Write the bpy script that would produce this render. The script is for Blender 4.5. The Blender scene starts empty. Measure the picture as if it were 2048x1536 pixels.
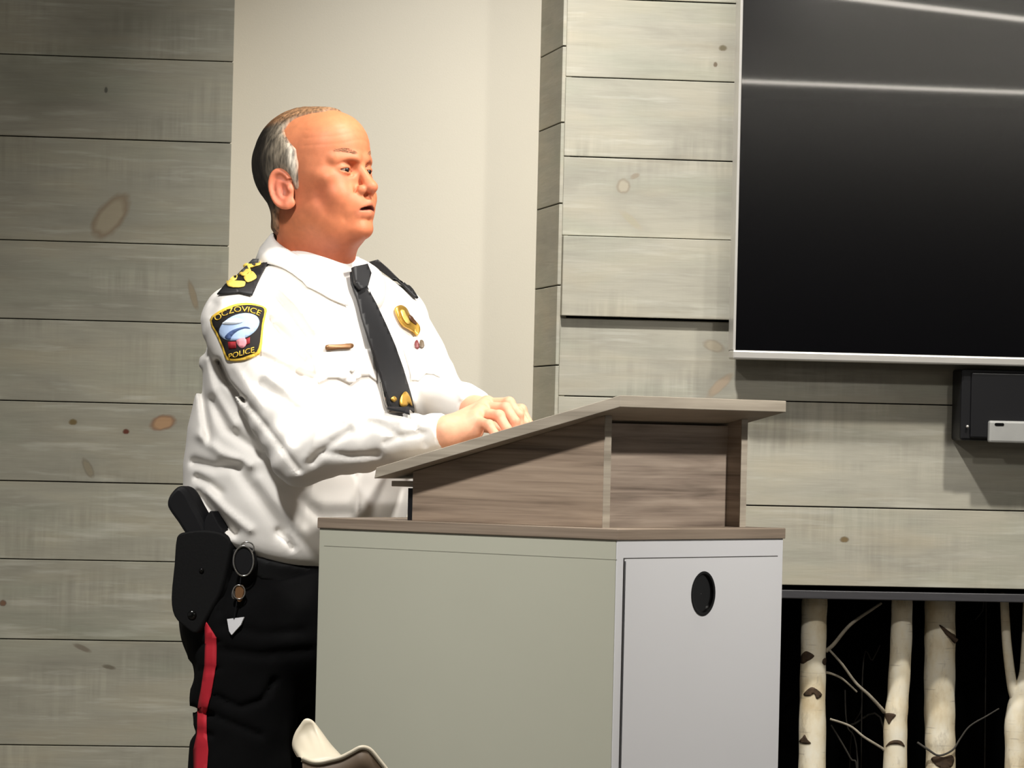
import bpy, bmesh, math, random
import numpy as np
from mathutils import Vector, Matrix
from mathutils.bvhtree import BVHTree
random.seed(7); rng = np.random.RandomState(7)
SC = bpy.context.scene; COL = SC.collection
# ------------------------------------------------------------------ camera
F = 9000.0; CAM = np.array([0.0, 0.0, 1.2]); PITCH = math.atan(93/F); ROLL = 0.023
fw = np.array([0, math.cos(PITCH), math.sin(PITCH)]); up0 = np.array([0, -math.sin(PITCH), math.cos(PITCH)]); X0 = np.array([1.0, 0, 0])
cr = X0*math.cos(ROLL)+up0*math.sin(ROLL); cu = up0*math.cos(ROLL)-X0*math.sin(ROLL)
def ray(px, py):
    d = fw+(px-1024)/F*cr-(py-768)/F*cu
    return d/np.linalg.norm(d)
def W(px, py, Y):
    d = ray(px, py); return CAM+d*(Y/d[1])
cd = bpy.data.cameras.new('camera'); cam = bpy.data.objects.new('camera', cd); COL.objects.link(cam)
cd.sensor_width = 36; cd.lens = F/2048*36; cd.clip_end = 60
m = Matrix.Identity(4)
for i in range(3): m[i][0] = cr[i]; m[i][1] = cu[i]; m[i][2] = -fw[i]; m[i][3] = CAM[i]
cam.matrix_world = m; SC.camera = cam
vs = SC.view_settings; vs.view_transform = 'Standard'; vs.look = 'None'; vs.gamma = 1; vs.use_curve_mapping = False; vs.exposure = 0.0
# ------------------------------------------------------------------ helpers
def lin(c):
    return tuple((x/255/12.92 if x/255 <= .04045 else ((x/255+.055)/1.055)**2.4) for x in c)+(1,)
class NT:
    def __init__(s, mat): s.t = mat.node_tree; s.n = s.t.nodes; s.l = s.t.links
    def new(s, ty, **kw):
        n = s.n.new(ty)
        for k, v in kw.items():
            if k.startswith('i_'):
                key = k[2:]; key = int(key) if key.isdigit() else key.replace('_', ' ')
                if hasattr(v, 'is_output') or isinstance(v, bpy.types.NodeSocket): s.l.new(v, n.inputs[key])
                else: n.inputs[key].default_value = v
            else: setattr(n, k, v)
        return n
    def math(s, op, a, b=None, c=None):
        n = s.n.new('ShaderNodeMath'); n.operation = op
        for i, v in enumerate((a, b, c)):
            if v is None: continue
            if isinstance(v, bpy.types.NodeSocket): s.l.new(v, n.inputs[i])
            else: n.inputs[i].default_value = v
        return n.outputs[0]
    def mix(s, fac, a, b, mode='MIX'):
        n = s.n.new('ShaderNodeMix'); n.data_type = 'RGBA'; n.blend_type = mode
        for k, v in ((0, fac), (6, a), (7, b)):
            if isinstance(v, bpy.types.NodeSocket): s.l.new(v, n.inputs[k])
            else: n.inputs[k].default_value = v
        return n.outputs[2]
    def ramp(s, fac, stops):
        n = s.n.new('ShaderNodeValToRGB'); s.l.new(fac, n.inputs[0]); e = n.color_ramp.elements
        while len(e) < len(stops): e.new(.5)
        for q, (p, c) in zip(e, stops): q.position = p; q.color = c if len(c) == 4 else tuple(c)+(1,)
        return n.outputs[0]
    def noise(s, vec, scale, detail=4, rough=.5, dist=0):
        n = s.new('ShaderNodeTexNoise', i_Scale=scale, i_Detail=detail, i_Roughness=rough, i_Distortion=dist)
        s.l.new(vec, n.inputs['Vector']); return n.outputs['Fac']
    def mapping(s, vec, scale=(1, 1, 1), loc=(0, 0, 0), rot=(0, 0, 0)):
        n = s.new('ShaderNodeMapping'); n.inputs['Scale'].default_value = scale; n.inputs['Location'].default_value = loc; n.inputs['Rotation'].default_value = rot
        s.l.new(vec, n.inputs[0]); return n.outputs[0]
def mat(name, rgb=(128, 128, 128), rough=.6, metal=0, spec=.5, vary=0.06, vscale=20, bump=0, bscale=200, bdist=.001, sheen=0, attr=None, sub=0, coat=0, stretch=(1, 1, 1)):
    m = bpy.data.materials.new(name); m.use_nodes = True; t = NT(m); b = t.n['Principled BSDF']
    co = t.new('ShaderNodeTexCoord').outputs['Object']
    if stretch != (1, 1, 1): co = t.mapping(co, stretch)
    if attr: base = t.new('ShaderNodeAttribute', attribute_name=attr).outputs['Color']
    else:
        r = t.new('ShaderNodeRGB'); r.outputs[0].default_value = lin(rgb); base = r.outputs[0]
    nz = t.noise(co, vscale, 5)
    v = t.ramp(nz, [(.3, (1-vary*1.5,)*3), (.7, (1+vary*.6,)*3)])
    t.l.new(t.mix(1.0, base, v, 'MULTIPLY'), b.inputs['Base Color'])
    b.inputs['Roughness'].default_value = rough; b.inputs['Metallic'].default_value = metal; b.inputs['Specular IOR Level'].default_value = spec
    if sheen: b.inputs['Sheen Weight'].default_value = sheen
    if coat: b.inputs['Coat Weight'].default_value = coat; b.inputs['Coat Roughness'].default_value = .05
    if sub:
        b.inputs['Subsurface Weight'].default_value = sub; b.inputs['Subsurface Radius'].default_value = (1, .35, .2); b.inputs['Subsurface Scale'].default_value = .006
    if bump:
        bn = t.new('ShaderNodeBump', i_Strength=bump, i_Distance=bdist); t.l.new(t.noise(co, bscale, 4), bn.inputs['Height']); t.l.new(bn.outputs[0], b.inputs['Normal'])
    return m
def link(name, me, material=None, parent=None, smooth=False):
    o = bpy.data.objects.new(name, me); COL.objects.link(o)
    if material: me.materials.append(material)
    if parent is not None:
        o.parent = parent
        if parent.type == 'EMPTY': o.matrix_parent_inverse = Matrix.Translation(-Vector(parent.location))
    if smooth: me.polygons.foreach_set('use_smooth', [True]*len(me.polygons)); me.update()
    return o
def frombm(name, bm, material=None, parent=None, smooth=False, auto=None):
    bmesh.ops.recalc_face_normals(bm, faces=bm.faces[:])
    me = bpy.data.meshes.new(name); bm.to_mesh(me); bm.free()
    o = link(name, me, material, parent, smooth)
    if auto: me.set_sharp_from_angle(angle=math.radians(auto))
    return o
def tag(o, label=None, cat=None, group=None, kind=None):
    if label: o['label'] = label
    if cat: o['category'] = cat
    if group: o['group'] = group
    if kind: o['kind'] = kind
    return o
def empty(name, loc, label, cat, group=None):
    o = bpy.data.objects.new(name, None); COL.objects.link(o); o.location = Vector(loc); o.empty_display_size = .05
    return tag(o, label, cat, group)
def bevel(o, w, seg=2, ang=35):
    md = o.modifiers.new('bevel', 'BEVEL'); md.width = w; md.segments = seg; md.limit_method = 'ANGLE'; md.angle_limit = math.radians(ang); return o
def box_bm(bm, lo, hi, M=None):
    vs_ = [bm.verts.new((M @ Vector(c)) if M else c) for c in [(x, y, z) for x in (lo[0], hi[0]) for y in (lo[1], hi[1]) for z in (lo[2], hi[2])]]
    for f in ((0, 1, 3, 2), (4, 6, 7, 5), (0, 4, 5, 1), (2, 3, 7, 6), (0, 2, 6, 4), (1, 5, 7, 3)): bm.faces.new([vs_[i] for i in f])
    return vs_
def box(name, lo, hi, M, material, parent=None, bev=0):
    bm = bmesh.new(); box_bm(bm, lo, hi, M); o = frombm(name, bm, material, parent)
    if bev: bevel(o, bev)
    return o
def prism(name, pts, vec, material, parent=None, bev=0, smooth=False):
    bm = bmesh.new(); a = [bm.verts.new(Vector(p)) for p in pts]; b = [bm.verts.new(Vector(p)+Vector(vec)) for p in pts]; n = len(pts)
    bm.faces.new(a); bm.faces.new(b[::-1])
    for i in range(n): bm.faces.new((a[i], a[(i+1) % n], b[(i+1) % n], b[i]))
    o = frombm(name, bm, material, parent)
    if bev: bevel(o, bev, 3)
    return o
def catmull(pts, n=8, closed=False):
    P = [np.array(p, float) for p in pts]; out = []; N = len(P)
    rngi = range(N if closed else N-1)
    for i in rngi:
        g = (lambda k: P[k % N]) if closed else (lambda k: P[min(max(k, 0), N-1)])
        p0, p1, p2, p3 = g(i-1), g(i), g(i+1), g(i+2)
        for j in range(n):
            t = j/n; out.append(.5*((2*p1)+(-p0+p2)*t+(2*p0-5*p1+4*p2-p3)*t*t+(-p0+3*p1-3*p2+p3)*t**3))
    if not closed: out.append(P[-1])
    return out
def tube_bm(bm, pts, radii, seg=12, cap=True):
    P = [Vector(p) for p in pts]; rings = []; prev = None
    for i, p in enumerate(P):
        t = (P[min(i+1, len(P)-1)]-P[max(i-1, 0)]).normalized()
        if prev is None: n = t.orthogonal().normalized()
        else: n = (prev-t*prev.dot(t)).normalized()
        prev = n; b = t.cross(n); r = radii[i] if hasattr(radii, '__len__') else radii
        rings.append([bm.verts.new(p+(n*math.cos(2*math.pi*k/seg)+b*math.sin(2*math.pi*k/seg))*r) for k in range(seg)])
    for a, b in zip(rings, rings[1:]):
        for k in range(seg): bm.faces.new((a[k], a[(k+1) % seg], b[(k+1) % seg], b[k]))
    if cap: bm.faces.new(rings[0][::-1]); bm.faces.new(rings[-1])
def tube(name, pts, radii, material, parent=None, seg=12):
    bm = bmesh.new(); tube_bm(bm, pts, radii, seg); return frombm(name, bm, material, parent, True, 50)
# ------------------------------------------------------------------ SDF engine
def nets(f, lo, hi, h, B=12, margin=1.6):
    lo = np.array(lo, float); n = np.ceil((np.array(hi)-lo)/h).astype(int)+1
    n = ((n-1+B-1)//B)*B+1
    V = np.full(n, 1.0, np.float32)
    nb = (n-1)//B
    bc = np.stack(np.meshgrid(*[np.arange(k) for k in nb], indexing='ij'), -1).reshape(-1, 3)
    cen = lo+(bc*B+B/2)*h; fc = f(cen); hd = B*h*.87*margin
    loc = np.stack(np.meshgrid(*[np.arange(B+1)]*3, indexing='ij'), -1).reshape(-1, 3)
    act = np.abs(fc) < hd
    for (i, j, k), v in zip(bc[~act], fc[~act]):
        V[i*B:i*B+B+1, j*B:j*B+B+1, k*B:k*B+B+1] = np.sign(v)
    A = bc[act]; CH = 150
    for s in range(0, len(A), CH):
        a = A[s:s+CH]; idx = (a[:, None, :]*B+loc[None]).reshape(-1, 3)
        V[idx[:, 0], idx[:, 1], idx[:, 2]] = f(lo+idx*h)
    S = V < 0; m = np.array(V.shape)-1
    acc = np.zeros(tuple(m)+(3,), np.float32); cnt = np.zeros(tuple(m), np.float32)
    quads = []
    for ax in range(3):
        sl0 = [slice(None)]*3; sl1 = [slice(None)]*3; sl0[ax] = slice(0, -1); sl1[ax] = slice(1, None)
        a = V[tuple(sl0)]; b = V[tuple(sl1)]; cr_ = (S[tuple(sl0)] != S[tuple(sl1)])
        I = np.argwhere(cr_); t = (a[cr_]/(a[cr_]-b[cr_])).astype(np.float32)
        pos = I.astype(np.float32); pos[:, ax] += t
        u, w = [q for q in range(3) if q != ax]
        ok = np.ones(len(I), bool); cells = []
        for du, dw in ((0, 0), (-1, 0), (-1, -1), (0, -1)):
            c = I.copy(); c[:, u] += du; c[:, w] += dw
            v = np.all((c >= 0) & (c < m), axis=1); ok &= v; cells.append(c)
            cv = c[v]; np.add.at(acc, (cv[:, 0], cv[:, 1], cv[:, 2]), pos[v]); np.add.at(cnt, (cv[:, 0], cv[:, 1], cv[:, 2]), 1)
        inside = S[tuple(sl0)][cr_]
        fl = inside if ax != 1 else ~inside
        ids = np.stack([(c[:, 0]*m[1]+c[:, 1])*m[2]+c[:, 2] for c in cells], 1)[ok]; fl = fl[ok]
        ids[~fl] = ids[~fl][:, ::-1]; quads.append(ids)
    q = np.concatenate(quads); un, inv = np.unique(q, return_inverse=True)
    P = (acc.reshape(-1, 3)[un]/cnt.reshape(-1)[un][:, None])*h+lo
    return P, inv.reshape(-1, 4)
def npmesh(name, P, Q, material, parent=None, color=None):
    me = bpy.data.meshes.new(name)
    me.from_pydata(P.tolist(), [], [tuple(x) for x in Q.tolist()]); me.update()
    if color is not None:
        ca = me.color_attributes.new('Col', 'FLOAT_COLOR', 'POINT'); c4 = np.ones((len(P), 4), np.float32); c4[:, :3] = color; ca.data.foreach_set('color', c4.ravel())
    return link(name, me, material, parent, True)
def keep(P, Q, mask):
    k = mask[Q].all(1); Q = Q[k]; un, inv = np.unique(Q, return_inverse=True); return P[un], inv.reshape(-1, 4), un
def cone(P, a, b, ra, rb):
    a = np.array(a, float); b = np.array(b, float); ab = b-a; t = np.clip(((P-a) @ ab)/max(ab @ ab, 1e-9), 0, 1)
    return np.linalg.norm(P-a-t[:, None]*ab, axis=1)-(ra+(rb-ra)*t)
def ell(P, c, r):
    q = P-np.array(c); r = np.array(r, float); k0 = np.linalg.norm(q/r, axis=1); k1 = np.linalg.norm(q/r**2, axis=1)+1e-9
    return k0*(k0-1)/k1
def smin(a, b, k):
    h = np.clip(.5+.5*(b-a)/k, 0, 1); return b*(1-h)+a*h-k*h*(1-h)
def smax(a, b, k): return -smin(-a, -b, k)
def chain(P, pts, rs, k=.004):
    d = None
    for i in range(len(pts)-1):
        e = cone(P, pts[i], pts[i+1], rs[i], rs[i+1]); d = e if d is None else smin(d, e, k)
    return d
_dirs = rng.randn(40, 3); _dirs /= np.linalg.norm(_dirs, axis=1)[:, None]; _ph = rng.rand(40)*6.28
def wob(P, fr, n0=0, n=7):
    s = 0
    for i in range(n0, n0+n): s = s+np.sin((P @ _dirs[i])*fr*(1+.35*(i-n0)/n)*6.283+_ph[i]+1.3*np.sin((P @ _dirs[(i+9) % 40])*fr*3))
    return s/n
def fold(P, a, b, w, amp):
    return amp*np.exp(-(cone(P, a, b, 0, 0)/w)**2)
def sstep(a, b, x):
    t = np.clip((x-a)/(b-a), 0, 1); return t*t*(3-2*t)
# ------------------------------------------------------------------ wall frame
TH = math.radians(8.3); tW = np.array([math.cos(TH), math.sin(TH), 0]); nW = np.array([math.sin(TH), -math.cos(TH), 0])   # nW faces the room
OW = np.array([0.0, 10.155, 0.0])
def wuv(px, py, off=0.0):                 # pixel -> (u, z) on the wall plane moved off metres into the room
    d = ray(px, py); o = OW+nW*off; t = ((o-CAM) @ nW)/(d @ nW); p = CAM+d*t; return (p-o) @ tW, p[2]
def WP(u, off, z): return OW+tW*u+nW*off+np.array([0, 0, z])
MW = Matrix(((tW[0], nW[0], 0, OW[0]), (tW[1], nW[1], 0, OW[1]), (0, 0, 1, 0), (0, 0, 0, 1)))   # (u, off, z) -> world

def plank_mat(name, tint, knots, dark=1.0):
    m = bpy.data.materials.new(name); m.use_nodes = True; t = NT(m); b = t.n['Principled BSDF']
    geo = t.new('ShaderNodeTexCoord').outputs['Object']
    vm = t.new('ShaderNodeVectorMath', operation='SUBTRACT'); t.l.new(geo, vm.inputs[0]); vm.inputs[1].default_value = OW.tolist()
    loc = t.mapping(vm.outputs[0], rot=(0, 0, -TH))                 # x along the wall, z up
    pid = t.new('ShaderNodeAttribute', attribute_name='Col').outputs['Color']   # per board random offset
    off = t.new('ShaderNodeVectorMath', operation='MULTIPLY_ADD'); t.l.new(pid, off.inputs[0]); off.inputs[1].default_value = (7, 3, 5); t.l.new(loc, off.inputs[2])
    o = off.outputs[0]
    warp = t.mapping(o, (1.2, 1, 16)); grain = t.noise(warp, 3.0, 6, .62, .6)
    fine = t.noise(t.mapping(o, (5, 5, 120)), 3, 3, .6)
    blot = t.noise(t.mapping(o, (1.6, 1, 4)), 2.2, 4, .55, .4)
    chat = t.noise(t.mapping(o, (45, 1, 3)), 1.6, 3, .5)            # saw chatter across the board
    cm = t.noise(t.mapping(o, (2.2, 1, 5)), 1.5, 2)
    base = t.ramp(blot, [(.28, lin(tuple(c*.91 for c in tint))), (.5, lin(tint)), (.72, lin((tint[0]*1.04, tint[1]*1.03, tint[2]*1.01)))])
    base = t.mix(t.math('MULTIPLY', t.ramp(t.noise(t.mapping(o, (1.1, 1, 6)), 2.6, 3), [(.52, (0, 0, 0)), (.8, (1, 1, 1))]), .5), base, lin((tint[0]*1.03, tint[1]*.985, tint[2]*.92)))
    base = t.mix(t.math('MULTIPLY', t.ramp(t.noise(t.mapping(o, (.9, 1, 4), (3, 0, 9)), 3.1, 3), [(.5, (0, 0, 0)), (.75, (1, 1, 1))]), .5), base, lin((tint[0]*.93, tint[1]*.97, tint[2]*.95)))
    base = t.mix(1.0, base, t.ramp(grain, [(.3, (.9,)*3), (.55, (1,)*3), (.75, (1.04,)*3)]), 'MULTIPLY')
    base = t.mix(1.0, base, t.ramp(fine, [(.3, (.95,)*3), (.7, (1.03,)*3)]), 'MULTIPLY')
    base = t.mix(1.0, base, t.mix(t.ramp(cm, [(.5, (0, 0, 0)), (.66, (1, 1, 1))]), (1, 1, 1, 1), t.ramp(chat, [(.35, (.9,)*3), (.65, (1.1,)*3)])), 'MULTIPLY')
    wash = t.math('MULTIPLY', t.ramp(t.noise(t.mapping(o, (2, 1, 22), (5, 2, 1)), 2.2, 4, .6), [(.56, (0, 0, 0)), (.76, (1, 1, 1))]), .45)
    base = t.mix(wash, base, lin((205, 204, 192)))
    for (ku, kz, ru, rz, rot, inner, ring) in knots:
        d = t.new('ShaderNodeVectorMath', operation='SUBTRACT'); t.l.new(loc, d.inputs[0]); d.inputs[1].default_value = (ku, 0, kz)
        mp = t.mapping(d.outputs[0], (1, 0, 1), rot=(0, rot, 0)); sc = t.new('ShaderNodeVectorMath', operation='MULTIPLY'); t.l.new(mp, sc.inputs[0]); sc.inputs[1].default_value = (1/ru, 0, 1/rz)
        nz = t.new('ShaderNodeTexNoise', i_Scale=1.3, i_Detail=2.0); t.l.new(sc.outputs[0], nz.inputs['Vector'])
        ad = t.new('ShaderNodeVectorMath', operation='MULTIPLY_ADD'); t.l.new(nz.outputs['Color'], ad.inputs[0]); ad.inputs[1].default_value = (.5, 0, .5); t.l.new(sc.outputs[0], ad.inputs[2])
        sb = t.new('ShaderNodeVectorMath', operation='SUBTRACT'); t.l.new(ad.outputs[0], sb.inputs[0]); sb.inputs[1].default_value = (.25, 0, .25)
        ln = t.new('ShaderNodeVectorMath', operation='LENGTH'); t.l.new(sb.outputs[0], ln.inputs[0]); L = ln.outputs['Value']
        base = t.mix(t.ramp(t.math('DIVIDE', L, 2.5), [(.3, (.35,)*3), (1, (0,)*3)]), base, lin(tuple(c*.9 for c in tint)))
        base = t.mix(t.ramp(L, [(.7, (.75,)*3), (1.15, (0,)*3)]), base, lin(ring))
        base = t.mix(t.ramp(L, [(.5, (1,)*3), (.75, (0,)*3)]), base, lin(inner))
    edge = t.new('ShaderNodeAttribute', attribute_name='Col').outputs['Fac']
    base = t.mix(1.0, base, t.ramp(t.math('FRACT', t.math('MULTIPLY', edge, 13.7)), [(0, (.95,)*3), (1, (1.05,)*3)]), 'MULTIPLY')
    t.l.new(base, b.inputs['Base Color']); b.inputs['Roughness'].default_value = .62; b.inputs['Specular IOR Level'].default_value = .3
    bn = t.new('ShaderNodeBump', i_Strength=.35, i_Distance=.0015); t.l.new(t.math('ADD', grain, t.math('MULTIPLY', chat, .3)), bn.inputs['Height']); t.l.new(bn.outputs[0], b.inputs['Normal'])
    return m
def K(px, py, rx, ry, rot, inner, ring):
    u, z = wuv(px, py, .0); k = 10.2/F; return (u, z, rx*k, ry*k, rot, inner, ring)
Br, Bg = (150, 122, 92), (118, 100, 80)
knL = [K(222, 432, 30, 58, -.62, (158, 148, 126), (128, 108, 84)), K(326, 845, 30, 17, .25, (172, 138, 104), (128, 88, 58)), K(252, 863, 8, 6, 0, (96, 50, 34), (96, 56, 40)),
       K(146, 844, 10, 7, 0, (112, 96, 62), (112, 96, 62)), K(6, 1206, 8, 7, 0, (118, 90, 70), (84, 58, 44)), K(212, 180, 4, 7, 0, (92, 92, 82), (92, 92, 82)),
       K(176, 936, 10, 24, .5, (140, 132, 112), (122, 114, 98)), K(218, 1334, 16, 5, -.2, (112, 106, 92), (112, 106, 92)), K(165, 1296, 22, 6, -.4, (122, 114, 100), (122, 114, 100)), K(386, 590, 8, 34, .3, (146, 134, 112), (134, 122, 102))]
knR = [K(1446, 96, 10, 7, 0, (112, 104, 84), (118, 108, 88)), K(1431, 129, 5, 6, 0, (112, 100, 84), (112, 100, 84)), K(1247, 372, 16, 17, 0, (172, 164, 146), (142, 130, 112)), K(1270, 352, 12, 6, .4, (150, 140, 124), (150, 140, 124)),
       K(1689, 1079, 11, 7, 0, (120, 102, 72), (104, 88, 62)), K(1428, 692, 26, 13, -.3, (168, 158, 138), (148, 138, 120)), K(1440, 770, 40, 12, .75, (172, 155, 134), (160, 146, 126)), K(1262, 440, 34, 9, -.7, (168, 162, 142), (170, 162, 144))]
M = {}
M['plankL'] = plank_mat('grey_washed_pine_left', (160, 157, 142), knL); M['plankR'] = plank_mat('grey_washed_pine_right', (172, 168, 154), knR)  # left pine tinted darker: light falloff along the wall put into its colour
M['white_wall'] = mat('warm_white_paint', (224, 217, 200), .5, vary=.015, vscale=3, bump=.15, bscale=300)
M['black'] = mat('black_gap', (8, 8, 8), .9, spec=.1)
M['darkbar'] = mat('dark_grey_metal', (62, 61, 64), .45, vary=.1, stretch=(1, 1, 8))
M['floor'] = mat('grey_carpet', (92, 86, 78), .95, vary=.15, vscale=80, bump=.3)
M['ceil'] = mat('white_ceiling', (190, 188, 180), .9, vary=.02)
M['front'] = mat('dark_room_wall', (30, 30, 34), .9, vary=.02)
M['silver'] = mat('brushed_silver', (205, 202, 196), .38, metal=.55, vary=.03)
M['plastic_black'] = mat('black_plastic', (17, 17, 20), .5, spec=.3)
M['plastic_grey'] = mat('light_grey_plastic', (158, 158, 155), .5)
M['niche'] = mat('matte_black_niche', (5, 5, 5), .95, spec=.05)
# ------------------------------------------------------------------ setting
def boards(name, uz, material, offs, backing, z0, ulo, uhi):
    """horizontal boards between seam heights; uz = list of (zlow, zhigh, gap, off, ulo, uhi)"""
    bm = bmesh.new(); lay = bm.verts.layers.float_color.new('Col')
    for (zl, zh, gl, gh, of, a, b_) in uz:
        vv = box_bm(bm, (a, -.02, zl+gl), (b_, of, zh-gh), MW); c = rng.rand(3)
        for v in vv: v[lay] = (c[0], c[1], c[2], 1)
    o = frombm(name, bm, material); bevel(o, .0015, 2); return o
S = {'structure': 1}
seamL = [115, 277.5, 485, 642, 805, 965, 1121.5, 1280.5, 1492]
zL = [wuv(200, v)[1] for v in seamL]; uLr = wuv(460, 300)[0]+.003
zz = [2.9, 2.58, wuv(200, -60)[1]]+zL+[zL[-1]-.24, zL[-1]-.42, zL[-1]-.6, 0.0]
rows = []
for i in range(len(zz)-1):
    g = .0014 if zz[i] > 1.95 or i % 3 else .0019
    rows.append((zz[i+1], zz[i], .0008+.0006*((i*7) % 3)/2, .0006+.0007*((i*5) % 3)/2, .0+[0, .0016, .0005, .0022][i % 4], -3.2, uLr))
tag(boards('wall_left', rows, M['plankL'], None, None, 0, 0, 0), kind='structure')
uRl = wuv(1126, 400)[0]; uR2 = 3.2
vR = [(1300, 159), (1300, 318), (1300, 476), (1300, 637), (1300, 796), (1750, 1016)]
zR = [wuv(*p)[1] for p in vR]; ztop = wuv(1300, 1)[1]; znich = wuv(1800, 1175)[1]
zz = [2.9, ztop+.36, ztop+.18, ztop]+zR+[znich]
uN = wuv(1520, 1300)[0]
rows = []
for i in range(len(zz)-1):
    of = [0, .001, 0.003, .0, .0015, .0, .019, .0, .0016, 0.0][i]
    rows.append((zz[i+1], zz[i], .0012, .0012 if i != 7 else .0035, of, uRl, uR2))
rows.append((0, znich, 0.0, .001, 0, uRl, uN))
wr = boards('wall_right', rows, M['plankR'], None, None, 0, 0, 0); tag(wr, kind='structure')
# return of the alcove, with boards of its own
DEP = .34
bm = bmesh.new(); lay = bm.verts.layers.float_color.new('Col')
uret = uRl+.004
rz = [2.9, 2.5, 2.24]+[wuv(1122, v)[1] for v in (92, 245, 407, 571, 731, 880, 1040, 1200, 1360)]+[.4, .2, 0]
for i in range(len(rz)-1):
    vv = box_bm(bm, (uret-.012, -DEP, rz[i+1]+.0022), (uret+.01, -.004, rz[i]-.001), MW); c = rng.rand(3)
    for v in vv: v[lay] = (*c, 1)
o = frombm('wall_recess', bm, M['plankR']); bevel(o, .0012); tag(o, kind='structure')
box('wall_back', (uLr-.5, -DEP-.03, 0), (uRl+.06, -DEP, 2.9), MW, M['white_wall'])['kind'] = 'structure'
# dark backing behind the boards (seen only in the gaps)
bm = bmesh.new(); box_bm(bm, (-3.2, -.06, 0), (uLr-.002, -.016, 2.9), MW); box_bm(bm, (uRl+.006, -.06, znich+.001), (uR2, -.016, 2.9), MW)
box('wall_return', (uLr-.02, -DEP, 0), (uLr-.004, -.016, 2.9), MW, M['white_wall'])['kind'] = 'structure'
tag(frombm('wall_backing', bm, M['black']), kind='structure')
# niche with birch logs
d = .42
for lo_, hi_ in (((uN-.02, -d-.02, 0), (uR2, -d, znich)), ((uN-.03, -d, 0), (uN, -.021, znich)), ((uN-.03, -d, znich), (uR2, -.061, znich+.02)), ((uR2, -d, 0), (uR2+.02, -.0, znich))):
    tag(box('wall_niche', lo_, hi_, MW, M['niche']), kind='structure')
zh1 = wuv(1800, 1184)[1]; zh2 = wuv(1800, 1201)[1]
box('trim_1', (uN, -.05, zh2), (uR2, -.004, zh1), MW, M['darkbar'], bev=.002)['kind'] = 'structure'
box('floor', (-4, -2, -.05), (5, 12.3, 0), MW, M['floor'])['kind'] = 'structure'
box('ceiling', (-4, -2, 2.9), (5, 12.3, 2.95), MW, M['ceil'])['kind'] = 'structure'
box('wall_front', (-4, 12.3, 0), (5, 12.35, 2.9), MW, M['front'])['kind'] = 'structure'
# ------------------------------------------------------------------ birch logs
def birch_mat():
    m = bpy.data.materials.new('birch_bark'); m.use_nodes = True; t = NT(m); b = t.n['Principled BSDF']
    co = t.new('ShaderNodeTexCoord').outputs['Object']
    n1 = t.noise(t.mapping(co, (9, 9, 5)), 2, 5, .6); base = t.ramp(n1, [(.3, lin((214, 194, 156))), (.5, lin((238, 226, 198))), (.7, lin((246, 240, 222)))])
    n2 = t.noise(t.mapping(co, (22, 22, 9), (3, 1, 2)), 1.6, 5, .65); base = t.mix(t.ramp(n2, [(.56, (0,)*3), (.72, (.55,)*3)]), base, lin((140, 124, 100)))
    n3 = t.noise(t.mapping(co, (14, 14, 200)), 1, 2); base = t.mix(t.ramp(n3, [(.64, (0,)*3), (.7, (.3,)*3)]), base, lin((120, 100, 80)))
    t.l.new(base, b.inputs['Base Color']); b.inputs['Roughness'].default_value = .65
    bn = t.new('ShaderNodeBump', i_Strength=.4, i_Distance=.002); t.l.new(n2, bn.inputs['Height']); t.l.new(bn.outputs[0], b.inputs['Normal']); return m
M['birch'] = birch_mat(); M['scar'] = mat('dark_bark_scar', (74, 56, 38), .8, vary=.35, vscale=90); M['twig'] = mat('grey_twig', (150, 142, 126), .7, vary=.2, vscale=60)
M['twigdark'] = mat('dark_twig', (60, 56, 50), .8, vary=.2, vscale=60)
LOGS = []
def NP(px, py, off): u, z = wuv(px, py, off); return WP(u, off, z)
def trunk(base_off, cen, rad, label, extra=None):
    # cen: list of (px, py); rad in px
    pts = [NP(x, y, base_off) for x, y in cen]; k = 10.3/F
    u, z = wuv(*cen[-1], base_off); pts.append(WP(u-.004, base_off, z/2)); pts.append(WP(u, base_off, 0.0)); rr = [r*k for r in rad]+[rad[-1]*k*1.03]*2
    P = catmull(pts, 6); R = [float(np.interp(i/6, range(len(rr)), rr)) for i in range(len(P))]
    R = [r*(1+.02*math.sin(i*1.3)) for i, r in enumerate(R)]
    u0, z0 = wuv(*cen[0], base_off)
    root = empty('birch_log', WP(u, base_off, 0), label, 'birch log', 'birch logs standing in the black niche')
    tube('trunk', P, R, M['birch'], root, 20)
    return root, P, R
def twig(root, pts, r0, r1, off, name='twig', material=None):
    P = catmull([NP(x, y, off if len(p) == 0 else p[0]) for x, y, *p in pts], 6); k = 10.3/F
    return tube(name, P, [(r0+(r1-r0)*i/(len(P)-1))*k for i in range(len(P))], material or M['twig'], root, 8)
r, _, _ = trunk(-.13, [(1631, 1182), (1629, 1210), (1627, 1290), (1625, 1400), (1624, 1536)], [25, 26, 25.5, 26.5, 28], 'thin pale birch log standing closest to the lectern, three dark scars')
LOGS.append(r)
twig(r, [(1652, 1302, -.13), (1668, 1288, -.12), (1700, 1250, -.1), (1745, 1218, -.1), (1763, 1206, -.1)], 4.5, 2.5, -.12, material=M['twig'])
twig(r, [(1650, 1345, -.13), (1662, 1347, -.12), (1685, 1358, -.12), (1714, 1384, -.12)], 3, 1.8, -.12)
r, _, _ = trunk(-.12, [(1804, 1183), (1804, 1210), (1802, 1290), (1796, 1390), (1791, 1450), (1790, 1536)], [21, 21, 22, 22, 24, 24], 'slim yellowish birch log second from the lectern, with twigs leaning to its left')
LOGS.append(r)
twig(r, [(1768, 1424, -.12), (1762, 1416, -.11), (1738, 1390, -.1), (1712, 1366, -.1), (1684, 1328, -.1), (1659, 1300, -.1)], 4, 2.2, -.11)
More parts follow.
